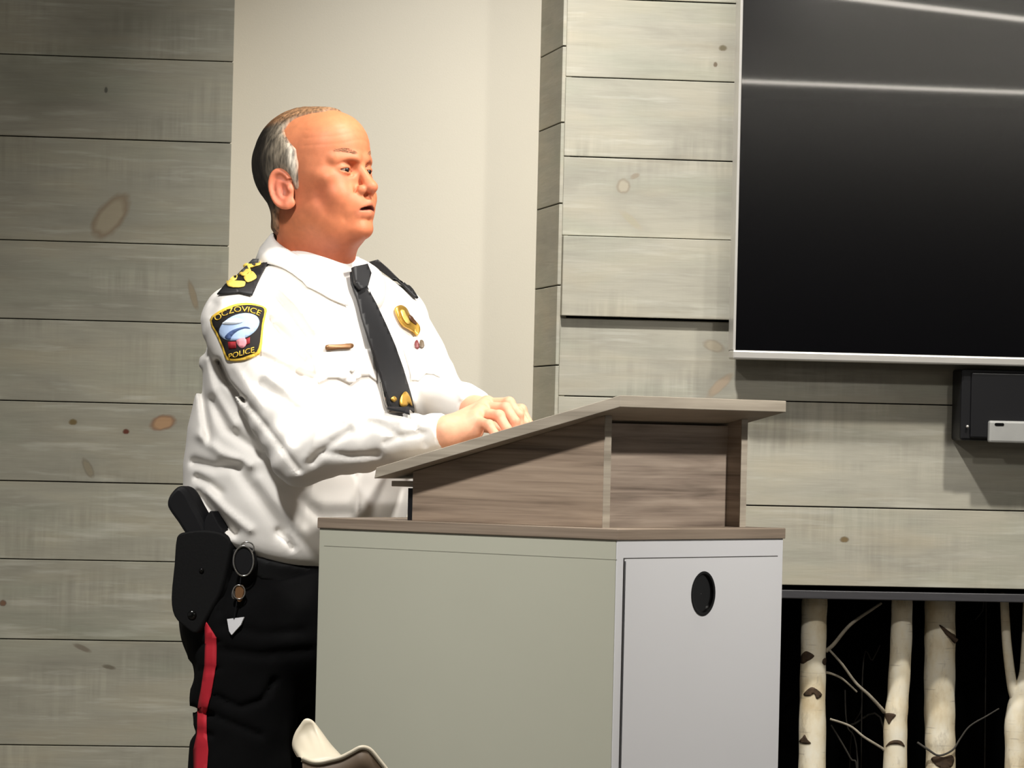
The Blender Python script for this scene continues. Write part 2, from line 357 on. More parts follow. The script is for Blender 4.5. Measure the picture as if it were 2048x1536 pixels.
twig(r, [(1768, 1500, -.12), (1762, 1495, -.12), (1728, 1474, -.12), (1700, 1452, -.13), (1660, 1438, -.14)], 3, 2.2, -.12)
r, _, _ = trunk(-.16, [(1880, 1184), (1880, 1210), (1880, 1290), (1879, 1390), (1880, 1470), (1881, 1536)], [31, 31, 31.5, 31.5, 31, 30], 'thickest birch log, straight, third from the lectern in the niche')
LOGS.append(r)
twig(r, [(1835, 1485, -.14), (1856, 1499, -.125), (1878, 1511, -.12), (1905, 1500, -.12), (1920, 1478, -.13), (1940, 1452, -.13), (1975, 1431, -.13), (1998, 1417, -.13)], 2.4, 1.5, -.12, material=M['twigdark'])
twig(r, [(1884, 1258, -.13), (1898, 1270, -.122), (1914, 1282, -.12)], 3.5, 4.5, -.12, material=M['scar'])
r, _, _ = trunk(-.14, [(2057, 1188), (2056, 1230), (2052, 1340), (2042, 1390), (2034, 1440), (2034, 1536)], [11, 11, 13, 20, 25, 25], 'forked birch log at the right edge whose thin fork leans away')
twig(r, [(2009, 1186, -.14), (2009, 1205, -.14), (2014, 1290, -.14), (2024, 1370, -.14), (2031, 1400, -.14), (2034, 1450, -.14)], 8, 12, -.14, 'fork', M['birch'])
# loose background brush in the niche
for i, (pts, rr) in enumerate([([(1662, 1450), (1700, 1515), (1715, 1560)], 2), ([(1690, 1380), (1694, 1450), (1715, 1520)], 1.6), ([(1760, 1290), (1745, 1320), (1725, 1350)], 1.5), ([(1660, 1440), (1700, 1450), (1768, 1460)], 2.2), ([(1950, 1240), (1965, 1222), (1972, 1212)], 1.3), ([(1722, 1380), (1722, 1420), (1700, 1500)], 1.4)]):
    of_ = -.215-.033*i; u, z = wuv(*pts[-1], of_)
    P = catmull([NP(x, y, of_) for x, y in pts]+[WP(u+.01, of_, .02)], 6)
    tag(tube('twig', P, rr*.0011, M['twigdark']), 'thin dark twig in the shadowed back of the black niche behind the birch logs', 'twig', 'dark twigs at the back of the niche')
# ------------------------------------------------------------------ screen
def screen_mat():
    m = bpy.data.materials.new('glossy_black_screen'); m.use_nodes = True; t = NT(m); b = t.n['Principled BSDF']
    b.inputs['Base Color'].default_value = (.0008, .0008, .0014, 1); b.inputs['Roughness'].default_value = .14; b.inputs['Specular IOR Level'].default_value = .5
    b.inputs['Coat Weight'].default_value = .3; b.inputs['Coat Roughness'].default_value = .02
    co = t.new('ShaderNodeTexCoord').outputs['Object']
    bn = t.new('ShaderNodeBump', i_Strength=1.0, i_Distance=.0010); t.l.new(t.noise(co, .9, 0), bn.inputs['Height']); t.l.new(bn.outputs[0], b.inputs['Coat Normal'])
    return m
M['screen'] = screen_mat()
TO = .10                                     # screen face stands this far off the wall
uT, zTb = wuv(1465, 700, TO); zTt = zTb+1.0; uT2 = uT+1.75
uTb, zTbb = wuv(1465, 718, TO+.012)
tv = empty('television', WP((uT+uT2)/2, TO, zTb), 'large black glossy flat screen with thin silver frame on the plank wall', 'television')
box('body', (uT+.002, .045, zTb-.012), (uT2-.002, TO-.004, zTt), MW, M['plastic_black'], tv, .004)
box('screen', (uT+.006, TO-.004, zTb), (uT2-.006, TO, zTt-.006), MW, M['screen'], tv)
f = box('side_frame', (uT, .05, zTb), (uT+.0065, TO+.004, zTt), MW, M['silver'], tv, .0012)
box('side_frame', (uT2-.0065, .05, zTb), (uT2, TO+.004, zTt), MW, M['silver'], tv, .0012)
box('top_frame', (uT, .05, zTt-.006), (uT2, TO+.004, zTt+.003), MW, M['silver'], tv, .0012)
box('bottom_frame', (uT-.001, .06, zTbb), (uT2+.001, TO+.012, zTb), MW, M['silver'], tv, .004)
box('wall_mount', (uT+.4, .003, zTb+.25), (uT2-.4, .046, zTb+.75), MW, M['plastic_black'], tv)
# housing under the screen
of = .09; ua, za = wuv(1920, 738, of); ub, zb = wuv(1920, 881, of); ua = wuv(1920, 880, of)[0]
hs = empty('wall_box', WP(ua+.2, of, zb), 'black wall box under the screen with a pale grey drawer front', 'wall box')
b1 = box('housing', (ua, .003, zb), (ua+.62, of, za), MW, M['plastic_black'], hs, .006)
box('cover', (ua+.022, of-.002, zb+.006), (ua+.60, of+.006, za-.006), MW, M['plastic_black'], hs, .005)
ug, zg = wuv(1979, 841, of+.02)
fr = box('drawer_front', (ug, of, zb-.003), (ua+.55, of+.02, zg), MW, M['plastic_grey'], hs, .005)
us, zs = wuv(1999, 849, of+.021)
bm = bmesh.new(); pts = []
for i in range(24):
    a = 2*math.pi*i/24; pts.append((us+.0075*(1 if math.cos(a) > 0 else -1)+.0035*math.cos(a), zs+.0035*math.sin(a)))
o = prism('finger_slot', [WP(u, of+.0195, z) for u, z in pts], nW*.0012, M['black'], hs)
bm = bmesh.new(); bmesh.ops.create_uvsphere(bm, u_segments=12, v_segments=8, radius=.0035, matrix=Matrix.Translation(Vector(NP(1935, 853, of+.007)) if False else Vector(WP(*[(lambda q: (q[0], of+.007, q[1]))(wuv(1935, 853, of+.007))][0]))))
frombm('indicator', bm, M['silver'], hs, True)
# ------------------------------------------------------------------ lectern
N0 = W(1235, 1058, 7.4); N0[2] = 0
AX = np.array([-.799, .602, 0]); WX = np.array([.602, .799, 0]); LEN, WID = .633, .493       # AX runs away from the room's front face, WX across
ML = Matrix(((AX[0], WX[0], 0, N0[0]), (AX[1], WX[1], 0, N0[1]), (0, 0, 1, 0), (0, 0, 0, 1)))   # (s, w, z) -> world
def LP(s, w, z): return N0+AX*s+WX*w+np.array([0, 0, z])
def side_s(px, py, w):                       # pixel -> (s, z) on the plane w = const
    d = ray(px, py); o = N0+WX*w; t = ((o-CAM) @ WX)/(d @ WX); p = CAM+d*t; return (p-N0) @ AX, p[2]
def front_w(px, py, s):
    d = ray(px, py); o = N0+AX*s; t = ((o-CAM) @ AX)/(d @ AX); p = CAM+d*t; return (p-N0) @ WX, p[2]
def lam_mat(name, a, b_, c, along, across=26):
    m = bpy.data.materials.new(name); m.use_nodes = True; t = NT(m); b = t.n['Principled BSDF']
    co = t.new('ShaderNodeTexCoord').outputs['Object']; r = t.mapping(co, rot=(0, 0, math.atan2(.602, .799) if along == 's' else -math.atan2(.799, .602)))
    g = t.noise(t.mapping(r, (1.5, 1.5, across*2.4)), 2.2, 6, .62, .35); g2 = t.noise(t.mapping(r, (2, 2, across*.9), (5, 3, 2)), 1.7, 3, .5, .5)
    base = t.mix(.5, t.ramp(g, [(.32, lin(a)), (.5, lin(b_)), (.68, lin(c))]), t.ramp(g2, [(.35, lin(a)), (.5, lin(b_)), (.65, lin(c))]))
    t.l.new(base, b.inputs['Base Color']); b.inputs['Roughness'].default_value = .5; b.inputs['Specular IOR Level'].default_value = .3; return m
M['lam_s'] = lam_mat('brown_grey_woodgrain_side', (100, 86, 74), (146, 128, 111), (172, 153, 134), 's')
M['lam_w'] = lam_mat('brown_grey_woodgrain_front', (98, 86, 76), (142, 127, 114), (168, 153, 138), 'w')
M['lam_edge'] = lam_mat('grey_woodgrain_edge', (140, 131, 117), (166, 156, 141), (184, 174, 158), 's', 30)
M['lam_ledge'] = lam_mat('brown_woodgrain_ledge', (110, 97, 84), (136, 121, 106), (152, 137, 121), 's', 40)
M['cab_side'] = mat('grey_laminate_shaded', (180, 180, 164), .5, vary=.012, vscale=5)  # same laminate as the front, its weaker light painted into the colour
M['cab_front'] = mat('grey_laminate_lit', (212, 212, 214), .45, vary=.008, vscale=5)  # lit copy of the cabinet laminate, lighter than the side
zLt = W(1235, 1058, 7.4)[2]; zLb = zLt-.0185
lec = empty('lectern', LP(LEN/2, WID/2, 0), 'two tone lectern with wood grain desk on a pale grey cabinet', 'lectern')
E = .004
box('side_panel', (.0022, 0, 0), (LEN, .018, zLb), ML, M['cab_side'], lec, .001)
box('side_panel', (.0022, WID-.018, 0), (LEN, WID, zLb), ML, M['cab_side'], lec, .001)
box('back_panel', (LEN-.02, .018, .05), (LEN-.002, WID-.018, zLb), ML, M['cab_side'], lec, .001)
box('front_frame', (0, .0, 0), (.002, WID, zLb), ML, M['cab_front'], lec, .001)
wd0, zd = front_w(1251, 1118, -.003); wd1, _ = front_w(1556, 1116, -.003)
# frame round the door: stiles, rail (the door sits in a thin shadow gap)
box('ledge', (-.003, -.003, zLb), (LEN+.003, WID+.003, zLt), ML, M['lam_ledge'], lec, .0015)
zd2 = .06
def holed_door():
    bm = bmesh.new(); wc, zc = front_w(1406, 1187, -.004); R = .0365
    outer = []; 
    n = 48; inner = [(wc+R*math.cos(2*math.pi*i/n)*.94, zc+R*math.sin(2*math.pi*i/n)) for i in range(n)]
    lo, hi = (wd0, zd2), (wd1, zd)
    for i in range(n):
        a = 2*math.pi*i/n; dx, dz = math.cos(a), math.sin(a)
        tx = ((hi[0] if dx > 0 else lo[0])-wc)/dx if abs(dx) > 1e-6 else 1e9; tz = ((hi[1] if dz > 0 else lo[1])-zc)/dz if abs(dz) > 1e-6 else 1e9
        t_ = min(tx, tz); outer.append((wc+dx*t_, zc+dz*t_))
    corners = [(hi[0], hi[1]), (lo[0], hi[1]), (lo[0], lo[1]), (hi[0], lo[1])]
    def put(s): 
        I = [bm.verts.new(Vector(LP(s, w, z))) for w, z in inner]; O = [bm.verts.new(Vector(LP(s, w, z))) for w, z in outer]; C = [bm.verts.new(Vector(LP(s, w, z))) for w, z in corners]; return I, O, C
    A = put(-.004); B_ = put(-.0005)
    for I, O, C in (A, B_):
        for i in range(n):
            j = (i+1) % n; a, b = outer[i], outer[j]
            if abs(a[0]-b[0]) > 1e-6 and abs(a[1]-b[1]) > 1e-6:
                c = [q for q in range(4) if (abs(corners[q][0]-a[0]) < 1e-6 or abs(corners[q][1]-a[1]) < 1e-6) and (abs(corners[q][0]-b[0]) < 1e-6 or abs(corners[q][1]-b[1]) < 1e-6)][0]
                bm.faces.new((I[i], O[i], C[c], O[j], I[j]))
            else: bm.faces.new((I[i], O[i], O[j], I[j]))
    for i in range(n):
        j = (i+1) % n; bm.faces.new((A[0][i], A[0][j], B_[0][j], B_[0][i]))
    o = frombm('door', bm, M['cab_front'], lec)
    bm = bmesh.new()   # grommet: ring and dark bowl
    ringp = []
    for (r, s) in ((R*1.03, -.0052), (R*.96, -.0056), (R*.88, -.0048), (R*.86, -.0012), (.001, -.0008)):
        ringp.append([bm.verts.new(Vector(LP(s, wc+r*math.cos(2*math.pi*i/n)*.94, zc+r*math.sin(2*math.pi*i/n)))) for i in range(n)])
    for a, b in zip(ringp, ringp[1:]):
        for i in range(n): bm.faces.new((a[i], a[(i+1) % n], b[(i+1) % n], b[i]))
    frombm('grommet', bm, M['plastic_gloss'], o, True, 40)
M['plastic_gloss'] = mat('gloss_black_plastic', (6, 6, 6), .2)
holed_door()
bm = bmesh.new(); g = .0016
for lo, hi in (((-.0012, wd0-g, zd), (-.0002, wd1+g, zd+g)), ((-.0012, wd0-g, zd2), (-.0002, wd0, zd)), ((-.0012, wd1, zd2), (-.0002, wd1+g, zd))): box_bm(bm, lo, hi, ML)
frombm('door_gap', bm, mat('shadow_gap', (70, 68, 66), .9), lec)
(g0s, g0z), (g1s, g1z) = side_s(649, 1092, 0), side_s(1228, 1122, 0)
prism('panel_joint', [LP(g0s, -.0004, g0z), LP(.0, -.0004, (g0z+g1z)/2), LP(.0, -.0004, (g0z+g1z)/2+.0011), LP(g0s, -.0004, g0z+.0011)], WX*.0006, mat('laminate_joint', (150, 150, 136), .7), lec)
# desk box
i1, i2 = .0566, .0355; TAU = .2513; SL = .511; zH = W(1235, 790, 7.4)[2]
def slab_z(s): return zH-s*(zH-side_s(750, 935, 0)[1])/SL
sE = side_s(825, 1000, i2)[0]; th = .0185
def wedge(name, s0, s1, w0, w1, material, drop=.019, parent=lec):
    P_ = [LP(s0, w0, zLt), LP(s1, w0, zLt), LP(s1, w0, slab_z(s1)-drop), LP(s0, w0, slab_z(s0)-drop)]
    return prism(name, P_, WX*(w1-w0), material, parent, .0008)
wedge('desk_side', i1, sE, i2, i2+.018, M['lam_s']); wedge('desk_side', i1, sE, WID-i2-.018, WID-i2, M['lam_w'])
box('desk_front', (i1+.028, i2+.018, zLt), (i1+.046, WID-i2-.018, slab_z(i1+.046)-.02), ML, M['lam_w'], lec)
for w0 in (i2, WID-i2-.0185): box('edge_band', (i1-.0016, w0, zLt), (i1-.0001, w0+.0185, slab_z(i1)-.0193), ML, M['lam_edge'], lec)
zr = [LP(-.0, 0, slab_z(0)), LP(SL, 0, slab_z(SL)), LP(SL+.004, 0, slab_z(SL)-.019), LP(0.0, 0, slab_z(0)-.0195)]
sl = prism('desk_top', zr, WX*WID, M['lam_edge'], lec, .0012)
box('pencil_ledge', (sE-.004, i2+.01, slab_z(SL)-.032), (SL+.002, WID-i2, slab_z(SL)-.0225), ML, M['lam_edge'], lec, .001)
box('desk_back', (sE, i2+.003, zLt), (sE+.012, WID-i2, slab_z(SL)-.034), ML, M['plastic_black'], lec)
# small pale object at the far end of the desk top
bm = bmesh.new(); c = LP(.225, .17, slab_z(.225)); bmesh.ops.create_uvsphere(bm, u_segments=24, v_segments=14, radius=1, matrix=Matrix.Translation(Vector(c)+Vector((0, 0, .014))) @ Matrix.Rotation(TAU, 4, 'Y') @ Matrix.Diagonal((.024, .03, .014, 1)))
tag(frombm('computer_mouse', bm, mat('cream_plastic', (232, 214, 180), .5), None, True), 'small pale rounded item peeking over the lectern desk beyond the hands', 'mouse')
# ------------------------------------------------------------------ moulded chair in the foreground
M['shell'] = mat('cream_moulded_shell', (242, 230, 204), .45, vary=.02)
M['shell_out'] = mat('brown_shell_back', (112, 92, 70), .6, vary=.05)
def chair():
    Y0 = 6.4
    far = [(596, 1512), (588, 1497), (587, 1482), (592, 1464), (600, 1450), (608, 1439), (617, 1437), (624, 1442), (640, 1463), (660, 1490), (683, 1515)]
    near = [(604, 1518), (622, 1525), (640, 1526), (660, 1522), (683, 1516), (705, 1505), (720, 1497), (732, 1497), (742, 1503), (756, 1520), (775, 1545), (800, 1588), (850, 1640), (930, 1672), (1020, 1684)]
    A = [W(x, y, Y0+.11) for x, y in far]; B_ = [W(x, y, Y0) for x, y in near]
    root = empty('shell_chair', (W(700, 1530, Y0)[0]+.1, Y0+.15, 0), 'cream moulded shell chair with curled back edge in front of the lectern', 'chair')
    # inner wing: a bowl between far outline and near rim
    fa = catmull(A, 4); nb = catmull(B_, 4); n = 40
    def samp(L, t): x = t*(len(L)-1); i = min(int(x), len(L)-2); return L[i]+(L[i+1]-L[i])*(x-i)
    bm = bmesh.new(); rows = []
    nb1 = catmull([W(x, y, Y0) for x, y in near[:5]], 6)
    for j in range(9):
        v = j/8; row = []
        for i in range(n+1):
            t = i/n; a = samp(fa, t); b = samp(nb1, t); p = a*(1-v)+b*v
            p = p+np.array([0, .035, 0])*math.sin(math.pi*v)*math.sin(math.pi*t)
            row.append(bm.verts.new(Vector(p)))
        rows.append(row)
    for r0, r1 in zip(rows, rows[1:]):
        for i in range(n): bm.faces.new((r0[i], r0[i+1], r1[i+1], r1[i]))
    o = frombm('back_wing', bm, M['shell'], root, True); md = o.modifiers.new('t', 'SOLIDIFY'); md.thickness = .004; md.offset = 0
    # outer shell: from the near rim downwards to the seat
    bm = bmesh.new(); rows = []; c = W(720, 1700, Y0+.16)
    for j in range(13):
        v = j/12; row = []
        for p in nb:
            q = np.array([p[0]*(1-.35*v)+c[0]*.35*v, p[1]+.0+.10*v*v, p[2]-.33*v]); q[1] -= .02*math.sin(math.pi*v)
            row.append(bm.verts.new(Vector(q)))
        rows.append(row)
    for r0, r1 in zip(rows, rows[1:]):
        for i in range(len(nb)-1): bm.faces.new((r0[i], r0[i+1], r1[i+1], r1[i]))
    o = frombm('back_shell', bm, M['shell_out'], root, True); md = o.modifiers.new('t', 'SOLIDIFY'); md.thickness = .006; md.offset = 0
    tube('rim', catmull(B_, 5), .0042, M['shell'], root, 10)
    base = W(700, 1530, Y0); bx, by = base[0]-.10, Y0+.02
    box('seat', (bx, by, .42), (bx+.42, by+.40, .45), None, M['shell'], root, .012)
    for sx in (0, 1):
        for sy in (0, 1): tube('leg', [(bx+.05+.32*sx, by+.05+.3*sy, .42), (bx+.01+.4*sx, by+.01+.38*sy, 0)], .011, M['silver'], root, 10)
chair()
# ------------------------------------------------------------------ person
Yp = 8.15
def proj(P):
    r = P-CAM; z = r @ fw; return 1024+F*(r @ cr)/z, 768-F*(r @ cu)/z
def seg2(x, y, pts):
    d = None
    for (ax, ay), (bx, by) in zip(pts, pts[1:]):
        L = max((bx-ax)**2+(by-ay)**2, 1e-6); t = np.clip(((x-ax)*(bx-ax)+(y-ay)*(by-ay))/L, 0, 1)
        e = np.hypot(x-ax-t*(bx-ax), y-ay-t*(by-ay)); d = e if d is None else np.minimum(d, e)
    return d
ft = math.radians(42); dT = np.array([math.cos(ft), -math.sin(ft), 0]); rT = np.array([-math.sin(ft), -math.cos(ft), 0])
M['shirt'] = mat('white_shirt_cotton', (240, 236, 230), .75, vary=.012, vscale=8, bump=.25, bscale=900, bdist=.0004, sheen=.1)
M['cloth_black'] = mat('black_trouser_cloth', (9, 9, 10), .95, spec=.15, vary=.15, vscale=40, bump=.25, bscale=900, bdist=.0005)
M['red'] = mat('red_stripe_cloth', (196, 30, 48), .75, vary=.06)
M['leather'] = mat('black_leather', (6, 6, 7), .7, spec=.25, vary=.1, bump=.2, bscale=300)
M['tie'] = mat('black_tie_cloth', (20, 20, 23), .6, vary=.1, vscale=60)
M['gold'] = mat('gold_metal', (222, 176, 82), .35, metal=.7, vary=.1, vscale=90)
M['goldthread'] = mat('gold_thread', (236, 202, 92), .7, vary=.12, vscale=300)
M['bronze'] = mat('bronze_bar', (142, 104, 70), .4, metal=.5)
M['chrome'] = mat('chrome', (190, 188, 184), .2, metal=.9)
M['skin'] = mat('skin', attr='Col', rough=.52, spec=.35, vary=.06, vscale=90, bump=.12, bscale=500, bdist=.0006, sub=.12)
M['hair'] = mat('greying_hair', attr='Col', rough=.6, vary=.5, vscale=60, bump=.7, bscale=60, bdist=.002, stretch=(3, 3, .7))
foot = np.array([W(560, 2100, Yp)[0], Yp+.02, 0.0])
man = empty('person', foot, 'standing man in white uniform shirt and black tie, hands resting on the lectern', 'person')
# head frame
fh_ = math.radians(35); FH = np.array([math.cos(fh_), -math.sin(fh_), 0]); RH = np.array([-math.sin(fh_), -math.cos(fh_), 0]); PH = math.radians(7); HS = 1.05; H0 = W(632, 335, 8.12)
def h2w(p):
    p = np.atleast_2d(np.array(p, float)); y = p[:, 1]*math.cos(PH)-p[:, 2]*math.sin(PH); z = p[:, 2]*math.cos(PH)+p[:, 1]*math.sin(PH)
    return H0+HS*(p[:, :1]*RH+y[:, None]*FH+z[:, None]*np.array([0, 0, 1]))
def w2h(P):
    q = (P-H0)/HS; y_ = q @ FH; z_ = q[:, 2]; return np.stack([q @ RH, y_*math.cos(PH)+z_*math.sin(PH), -y_*math.sin(PH)+z_*math.cos(PH)], 1)
def head_c(p, ears=True):
    p = p.copy(); p[:, 2] = p[:, 2]-.006*np.exp(-((p[:, 2]+.052)/.045)**2)*sstep(.0, .05, p[:, 1])
    a = p.copy(); a[:, 0] = np.abs(a[:, 0])                      # mirrored copy for paired features
    d = ell(p, (0, -.010, .012), (.077, .100, .090))
    d = smin(d, ell(p, (0, .035, -.040), (.064, .060, .088)), .03)
    d = smin(d, ell(p, (0, .046, .036), (.057, .050, .048)), .03)
    d = smin(d, ell(p, (0, .045, -.098), (.052, .050, .036)), .025)
    d = smin(d, ell(a, (.046, .022, -.088), (.022, .034, .028)), .022)
    d = smin(d, ell(p, (0, .088, -.119), (.023, .017, .016)), .016)
    d = smin(d, ell(p, (0, .036, -.122), (.045, .046, .026)), .02)
    d = smin(d, ell(a, (.046, .060, -.036), (.018, .018, .014)), .018)
    d = smin(d, ell(a, (.037, .070, -.066), (.022, .022, .022)), .018)
    d = smin(d, ell(p, (0, .083, -.082), (.033, .026, .026)), .016)
    d = smin(d, cone(a, (.044, .074, .0005), (.013, .091, -.001), .0105, .0115), .010)
    d = smin(d, cone(a, (.012, .088, .001), (0, .088, .004), .010, .009), .008)
    d = smax(d, -ell(a, (.030, .106, -.019), (.0225, .0330, .0155)), .006)
    d = smin(d, ell(a, (.031, .0770, -.0190), (.0170, .0152, .0150)), .004)
    # lids: slit, fold above, bag below
    d = smax(d, -ell(a, (.0320, .0915, -.0215), (.0150, .0135, .0027)), .0012)
    d = d+.0016*np.exp(-(cone(a, (.018, .090, -.0095), (.044, .080, -.0105), 0, 0)/.0026)**2)
    d = d+.0018*np.exp(-(cone(a, (.019, .090, -.033), (.040, .080, -.036), 0, 0)/.003)**2)
    d = d-.0016*np.exp(-(cone(a, (.020, .090, -.0275), (.040, .082, -.029), 0, 0)/.003)**2)
    # nose
    n = cone(p, (0, .089, -.008), (0, .1085, -.046), .0080, .0098); n = smin(n, ell(p, (0, .1135, -.055), (.0125, .0125, .0115)), .006)
    n = smin(n, ell(a, (.0135, .1015, -.0595), (.0085, .0105, .0085)), .004)
    d = smin(d, n, .0055)
    d = smax(d, -ell(a, (.0068, .108, -.0685), (.0042, .0075, .0042)), .002)
    d = d+.0012*np.exp(-(cone(a, (.0225, .098, -.054), (.0215, .092, -.066), 0, 0)/.0026)**2)
    # mouth
    d = smin(d, cone(a, (0, .1065, -.0805), (.023, .094, -.0905), .0062, .0036), .005)
    d = smin(d, cone(a, (0, .1040, -.0965), (.019, .094, -.0975), .0066, .004), .005)
    pm = p.copy(); pm[:, 2] += .09*np.abs(p[:, 0])+3*p[:, 0]**2; d = smax(d, -ell(pm, (0, .108, -.0880), (.0235, .0125, .0022)), .0025)
    d = d+.0015*np.exp(-(cone(a, (0, .100, -.106), (.012, .097, -.105), 0, 0)/.005)**2)
    # nasolabial fold, furrows, crow's feet
    d = d+.0034*np.exp(-(cone(a, (.018, .098, -.056), (.034, .083, -.080), 0, 0)/.0036)**2)
    d = d+.0014*np.exp(-(cone(a, (.034, .083, -.080), (.035, .078, -.104), 0, 0)/.0040)**2)-.0012*np.exp(-(cone(a, (.026, .092, -.054), (.041, .078, -.080), 0, 0)/.006)**2)
    d = d+.0012*np.exp(-(cone(a, (.0065, .097, .000), (.006, .096, .016), 0, 0)/.0022)**2)
    for z in (.030, .044, .058): d = d+.00035*np.exp(-((p[:, 2]-z-.004*np.cos(p[:, 0]*60))/.002)**2)*(p[:, 1] > .03)
    for k in (-1, 0, 1): d = d+.0008*np.exp(-(cone(a, (.050, .070, -.020+.002*k), (.060, .056, -.020+.009*k), 0, 0)/.0016)**2)
    if ears:
        q = a-np.array([.0805, -.014, -.040]); c_, s_ = math.cos(.22), math.sin(.22); ly = q[:, 1]*c_+q[:, 2]*s_; lz = -q[:, 1]*s_+q[:, 2]*c_; lx = q[:, 0]+.38*ly
        L = np.stack([lx, ly, lz], 1); kk = np.sqrt((ly/.0175)**2+(lz/.031)**2)
        e = ell(L, (0, 0, 0), (.0045, .018, .032)); rim = np.sqrt(((kk-1)*.021)**2+(lx-.0025)**2)-.0042+.006*sstep(0, .014, ly-.002)*(lz < .012)
        e = smin(e, rim, .003); e = smax(e, -ell(L, (.007, .003, -.004), (.0085, .008, .014)), .003)
        e = smax(e, -(np.sqrt(((kk-.68)*.022)**2+(lx-.006)**2)-.0032+.02*(lz < .0)), .002)
        e = smin(e, ell(L, (.001, .013, -.004), (.0055, .0045, .007)), .003); e = smin(e, ell(L, (.0005, .005, -.028), (.0048, .009, .009)), .004)
        d = smin(d, e, .004)
    return d
NB = W(628, 545, 8.16)
def skin_head(P):
    d = head_c(w2h(P))*HS
    nk = cone(P, H0+np.array([-.006, .0, -.085]), NB, .062, .069)
    nk = smin(nk, cone(P, h2w((0, .03, -.10))[0], NB+dT*.02+np.array([0, 0, .0]), .046, .052), .03)
    # small roll of flesh under the jaw and tendon hollows
    d = smin(d, nk, .022)
    return d+.0004*wob(P, 30, 3)
lo = H0+np.array([-.16, -.16, -.27]); hi = H0+np.array([.17, .16, .13])
Ph, Qh = nets(skin_head, lo, hi, .0021)
# colours follow anatomy, with some shade painted into the eye sockets
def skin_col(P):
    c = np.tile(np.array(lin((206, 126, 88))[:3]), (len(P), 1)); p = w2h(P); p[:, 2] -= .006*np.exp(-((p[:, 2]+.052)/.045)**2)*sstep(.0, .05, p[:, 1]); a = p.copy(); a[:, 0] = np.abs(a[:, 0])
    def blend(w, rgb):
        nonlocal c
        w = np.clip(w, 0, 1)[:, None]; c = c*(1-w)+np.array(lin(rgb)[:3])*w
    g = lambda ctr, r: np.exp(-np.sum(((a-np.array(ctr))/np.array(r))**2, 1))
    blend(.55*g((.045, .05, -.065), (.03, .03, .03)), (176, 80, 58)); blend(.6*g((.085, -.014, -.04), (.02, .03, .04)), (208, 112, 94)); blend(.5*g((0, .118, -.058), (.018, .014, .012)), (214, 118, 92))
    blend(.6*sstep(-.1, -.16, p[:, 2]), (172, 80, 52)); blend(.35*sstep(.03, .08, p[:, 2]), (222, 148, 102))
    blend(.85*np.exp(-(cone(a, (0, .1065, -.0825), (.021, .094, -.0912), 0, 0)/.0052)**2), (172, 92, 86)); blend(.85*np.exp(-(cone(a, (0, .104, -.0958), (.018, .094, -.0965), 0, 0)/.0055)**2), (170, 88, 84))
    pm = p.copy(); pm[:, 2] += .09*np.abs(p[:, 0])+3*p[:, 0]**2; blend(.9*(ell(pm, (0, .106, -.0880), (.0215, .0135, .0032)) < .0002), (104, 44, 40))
    blend(.5*g((.034, .078, -.033), (.014, .02, .006)), (180, 98, 74)); blend(.45*g((.03, .08, -.008), (.016, .02, .006)), (150, 76, 52))  # skin tone round the eyes, deepened with painted socket shade
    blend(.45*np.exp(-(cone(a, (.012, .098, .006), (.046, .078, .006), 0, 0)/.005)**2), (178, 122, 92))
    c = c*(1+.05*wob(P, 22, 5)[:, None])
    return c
# hands
def finger(P, pts, r): return chain(P, pts, r, .003)
def hand(P, wr, elbow, mcp, pip, dip, tip, thumb, s=1.0):
    d = cone(P, elbow, wr, .030, .0262)
    for i, m_ in enumerate(mcp): d = smin(d, cone(P, wr, m_, .021*s, .0125*s), .012)
    for i in range(3): d = smin(d, cone(P, mcp[i], mcp[i+1], .0125*s, .0125*s), .008)
    fr = [.0096, .0098, .0094, .0082]
    for i in range(4):
        r = fr[i]*s; e = finger(P, [mcp[i], pip[i], dip[i], tip[i]], [r*1.12, r*1.03, r*.9, r*.76]); e = smin(e, np.linalg.norm(P-pip[i], axis=1)-r*1.08, .004)
        d = smin(d, e, .0035)
    d = smin(d, cone(P, wr+np.array([0, 0, -.006]), mcp[3]+np.array([0, -.002, -.018]), .022*s, .016*s), .012)
    d = smin(d, finger(P, thumb, [.014*s, .0115*s, .0105*s, .0085*s]), .007)
    for i in range(4): d = d-.0012*np.exp(-(np.linalg.norm(P-(mcp[i]+np.array([0, 0, .012])), axis=1)/.008)**2)
    return d
wrR = W(893, 864, 7.755); elR = W(603, 905, 7.90)
mR = [W(974, 808, 7.83), W(968, 815, 7.80), W(961, 826, 7.772), W(950, 840, 7.750)]
pR = [W(1018, 806, 7.800), W(1012, 817, 7.768), W(998, 832, 7.742), W(978, 850, 7.722)]
dR = [W(1038, 830, 7.785), W(1030, 843, 7.752), W(1014, 858, 7.727), W(990, 868, 7.708)]
tR = [W(1040, 883, 7.785), W(1031, 881, 7.752), W(1016, 881, 7.727), W(992, 886, 7.710)]
thR = [W(915, 848, 7.80), W(950, 850, 7.845), W(985, 855, 7.850), W(1005, 864, 7.845)]
wrL = W(950, 822, 7.985); elL = W(878, 800, 8.16)
mL = [W(1000, 822, 7.880), W(1006, 816, 7.905), W(1008, 818, 7.93), W(1006, 826, 7.955)]
pL = [W(1036, 824, 7.865), W(1042, 820, 7.885), W(1042, 824, 7.91), W(1036, 834, 7.935)]
dL = [W(1050, 846, 7.86), W(1056, 846, 7.88), W(1056, 850, 7.9), W(1048, 856, 7.925)]
tL = [W(1050, 895, 7.86), W(1056, 897, 7.88), W(1056, 899, 7.9), W(1048, 902, 7.925)]
thL = [W(965, 834, 7.94), W(985, 844, 7.90), W(1005, 858, 7.87), W(1020, 868, 7.865)]
def handR(P): return hand(P, wrR, elR, mR, pR, dR, tR, thR, 1.0)
def handL(P): return hand(P, wrL, elL, mL, pL, dL, tL, thL, .96)
